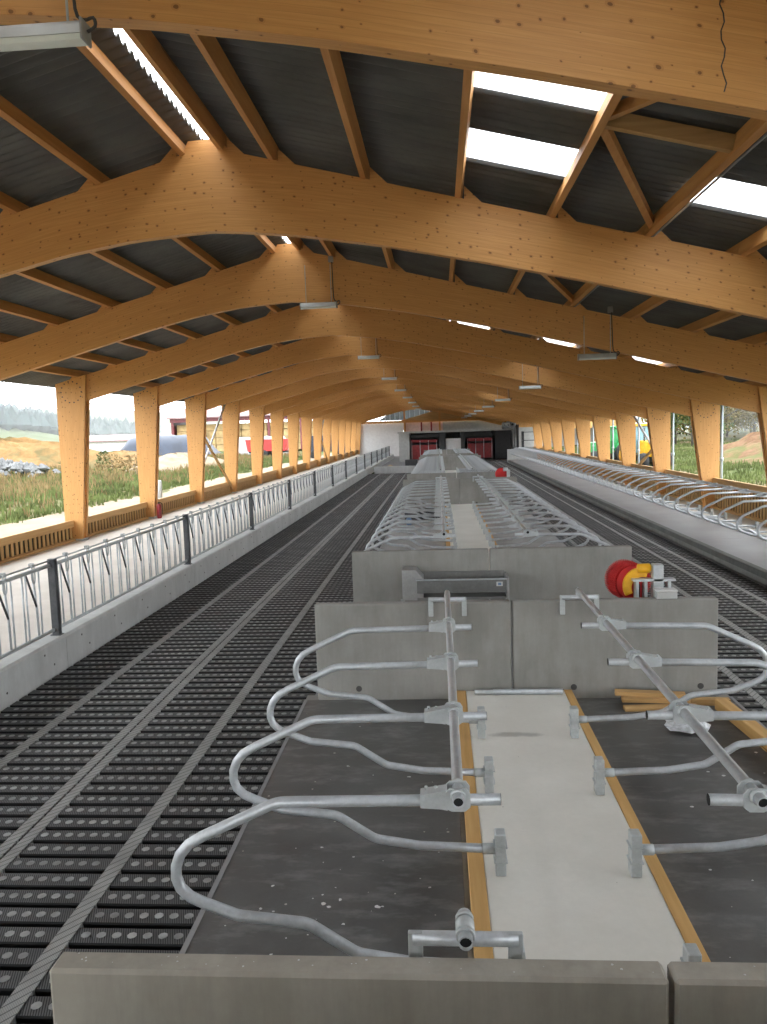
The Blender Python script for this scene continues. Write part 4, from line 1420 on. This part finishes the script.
for x in (-1.8, 1.8):
    link('wheel', MB().lathe([(.3, -.2), (.5, -.18), (.55, 0), (.5, .18), (.3, .2)], 18, 'y', (x, -1.2, .55)).mesh('wagon_wheel', 'tyre'), t)

# tractors outside the platform wall
def tractor(name, label, x, y, rz, paint, cabm, s=1.0):
    t = thing(name, label, 'tractor', (x, y, .12), None, (0, 0, R(rz)), (s, s, s))
    link('bonnet', MB().prism([(-1.9, .8), (.1, .8), (.1, 1.75), (-1.6, 1.6), (-1.9, 1.3)], 'y', -.4, .4).mesh('bonnet', paint), t)
    link('chassis', MB().box(-1.8, 1.2, -.3, .3, .5, .85, .03).mesh('tractor_chassis', 'charcoal'), t)
    cb = link('cab', MB().prism([(.05, 1.0), (1.35, 1.0), (1.35, 1.7), (1.2, 2.6), (.2, 2.6), (.05, 1.75)], 'y', -.72, .72).mesh('cab', cabm), t)
    link('cab_roof', MB().box(.05, 1.4, -.8, .8, 2.6, 2.76, .04).mesh('cab_roof', paint), cb)
    for sy in (-1, 1):
        link('mudguard', MB().prism([(.1, 1.2), (.35, 1.75), (1.2, 1.85), (1.6, 1.4), (1.2, 1.6), (.5, 1.55)], 'y', .72 * sy - .2, .72 * sy + .2).mesh('mudguard', paint), t)
        wh = link('rear_wheel', MB().lathe([(.3, -.25), (.75, -.22), (.82, 0), (.75, .22), (.3, .25)], 22, 'y', (.85, .9 * sy, .82)).mesh('rear_wheel', 'tyre'), t)
        link('rim', MB().lathe([(.1, -.27), (.4, -.26), (.4, .26), (.1, .27)], 16, 'y', (.85, .9 * sy, .82)).mesh('rim', 'yellow_paint'), wh)
        link('front_wheel', MB().lathe([(.2, -.18), (.48, -.16), (.52, 0), (.48, .16), (.2, .18)], 20, 'y', (-1.4, .75 * sy, .52)).mesh('front_wheel', 'tyre'), t)
    link('exhaust', MB().tube([(-.5, .3, 1.6), (-.5, .3, 2.5)], .05, 8).mesh('exhaust', 'charcoal'), t)
tractor('tractor', 'green tractor parked outside the platform wall', 13.6, 64.5, 12, 'green_paint', 'green_paint', 1.1)
tractor('loader', 'yellow loader with pale glass cab parked outside the platform wall', 14.4, 56.5, 100, 'yellow_paint', 'cab_glass', 1.15)
t = thing('farm_shed', 'open-fronted shed with orange timber cladding outside behind the parked tractors', 'shed', (21, 112, .3))
link('cladding', MB().box(-7, 4.6, -.1, .1, 2.6, 6.4).mesh('farm_cladding', 'form'), t)
link('back_wall', MB().box(-7, 4.6, 6, 6.2, 0, 5.5).mesh('farm_wall', 'grey_panel'), t)
for x in (-6.8, -3, .8, 4.4):
    link('shed_post', MB().box(x - .15, x + .15, -.2, .1, 0, 2.6).mesh('farm_post', 'purlin'), t)
link('shed_roof', MB().prism([(-.8, 6.5), (6.6, 5.6), (6.6, 5.75), (-.8, 6.65)], 'x', -7.4, 5).mesh('farm_roof', 'shed_roof'), t)

# trees
def tree_meshes(seed, h, leafmat):
    rnd = random.Random(seed)
    tr = MB()
    tr.tube([(0, 0, -.3), (.1, .05, h * .35), (.0, .1, h * .75), (.05, 0, h * .95)], [.22, .17, .08, .03], 7)
    tips = []
    for i in range(24):
        z = h * rnd.uniform(.04, .85)
        a = rnd.uniform(0, 6.28)
        L = h * .28 * (1.15 - z / h) + .8
        p = Vector((0, .05, z)); q = p + Vector((math.cos(a) * L, math.sin(a) * L, L * .55))
        tr.tube([p, (p + q) / 2 + Vector((0, 0, -.1)), q], [.07, .05, .02], 5)
        tips += [q, (p + q) / 2 + Vector((0, 0, .3))]
    tips.append(Vector((0, 0, h)))
    lf = MB()
    for i in range(3400):
        c0 = rnd.choice(tips)
        p = c0 + Vector((rnd.gauss(0, .75), rnd.gauss(0, .75), rnd.gauss(0, .6)))
        d1 = Vector((rnd.uniform(-1, 1), rnd.uniform(-1, 1), rnd.uniform(-1, 1))).normalized() * .17
        d2 = Vector((rnd.uniform(-1, 1), rnd.uniform(-1, 1), rnd.uniform(-1, 1))).normalized() * .17
        b = len(lf.v)
        lf.v += [tuple(p - d1), tuple(p + d2), tuple(p + d1), tuple(p - d2)]
        lf.face((b, b + 1, b + 2, b + 3))
    return tr.mesh('trunk', 'bark'), lf.mesh('foliage', leafmat)
kinds = [tree_meshes(1, 10, 'leaf_y'), tree_meshes(2, 12, 'leaf_g'), tree_meshes(3, 9, 'leaf_g'), tree_meshes(4, 11, 'leaf_y')]
rnd = random.Random(9)
spots_t = []
for i in range(150):
    k = rnd.randrange(4)
    y = rnd.uniform(92, 165)
    x = y * rnd.uniform(.262, .52) + 2
    if any((x - a) ** 2 + (y - b) ** 2 < 30 for a, b in spots_t) or len(spots_t) > 56: continue
    spots_t.append((x, y))
    t = thing('tree', 'yellow autumn tree in the misty wood beyond the field' if k in (0, 3) else 'dull green tree in the misty wood beyond the field', 'tree',
              (x, y, zr_(x, y)), 'autumn trees beyond the field' if k in (0, 3) else 'green trees beyond the field', (0, 0, rnd.uniform(0, 6)))
    s = rnd.uniform(.85, 1.35); t.scale = (s, s, s)
    link('trunk', kinds[k][0], t); link('foliage', kinds[k][1], t)

# hills in the mist
hl = struct('hills')
def hz(x, y):
    d = max(0, -x - 190)
    return -1 + 62 * (1 - math.exp(-(d / 260) ** 1.6)) + 5 * nz(x * .03, y * .03)
link('hill_slope', terrain('hill_slope', -900, -190, -200, 1500, 40, 60, hz, 'hill_field'), hl)
rnd = random.Random(21)
fm = MB()
for i in range(2600):
    x, y = rnd.uniform(-560, -270), rnd.uniform(430, 760)
    if math.sin(x * .012) + math.cos(y * .013 + 1) < -.55: continue
    z = hz(x, y); r = rnd.uniform(4, 7); h = rnd.uniform(8, 15)
    b = len(fm.v)
    for q in range(6):
        a = q * 1.047
        fm.v.append((x + r * math.cos(a), y + r * math.sin(a), z + h * .3))
    fm.v.append((x, y, z + h)); fm.v.append((x, y, z - 1))
    for q in range(6):
        fm.face((b + q, b + (q + 1) % 6, b + 6)); fm.face((b + (q + 1) % 6, b + q, b + 7))
o = link('forest', fm.mesh('forest', 'hill_wood'), hl); o['kind'] = 'stuff'

# mist over the fields
tag(link('mist', MB().box(-930, -62, -200, 1520, -4, 150).mesh('mist', 'mist'), None), 'pale autumn mist hanging over the fields and hills beyond the feed side', 'mist', kind='stuff')
tag(link('mist', MB().box(30, 400, 40, 500, -4, 60).mesh('mist', 'wood_mist'), None), 'thin mist in the autumn wood beyond the platform side', 'mist', kind='stuff')
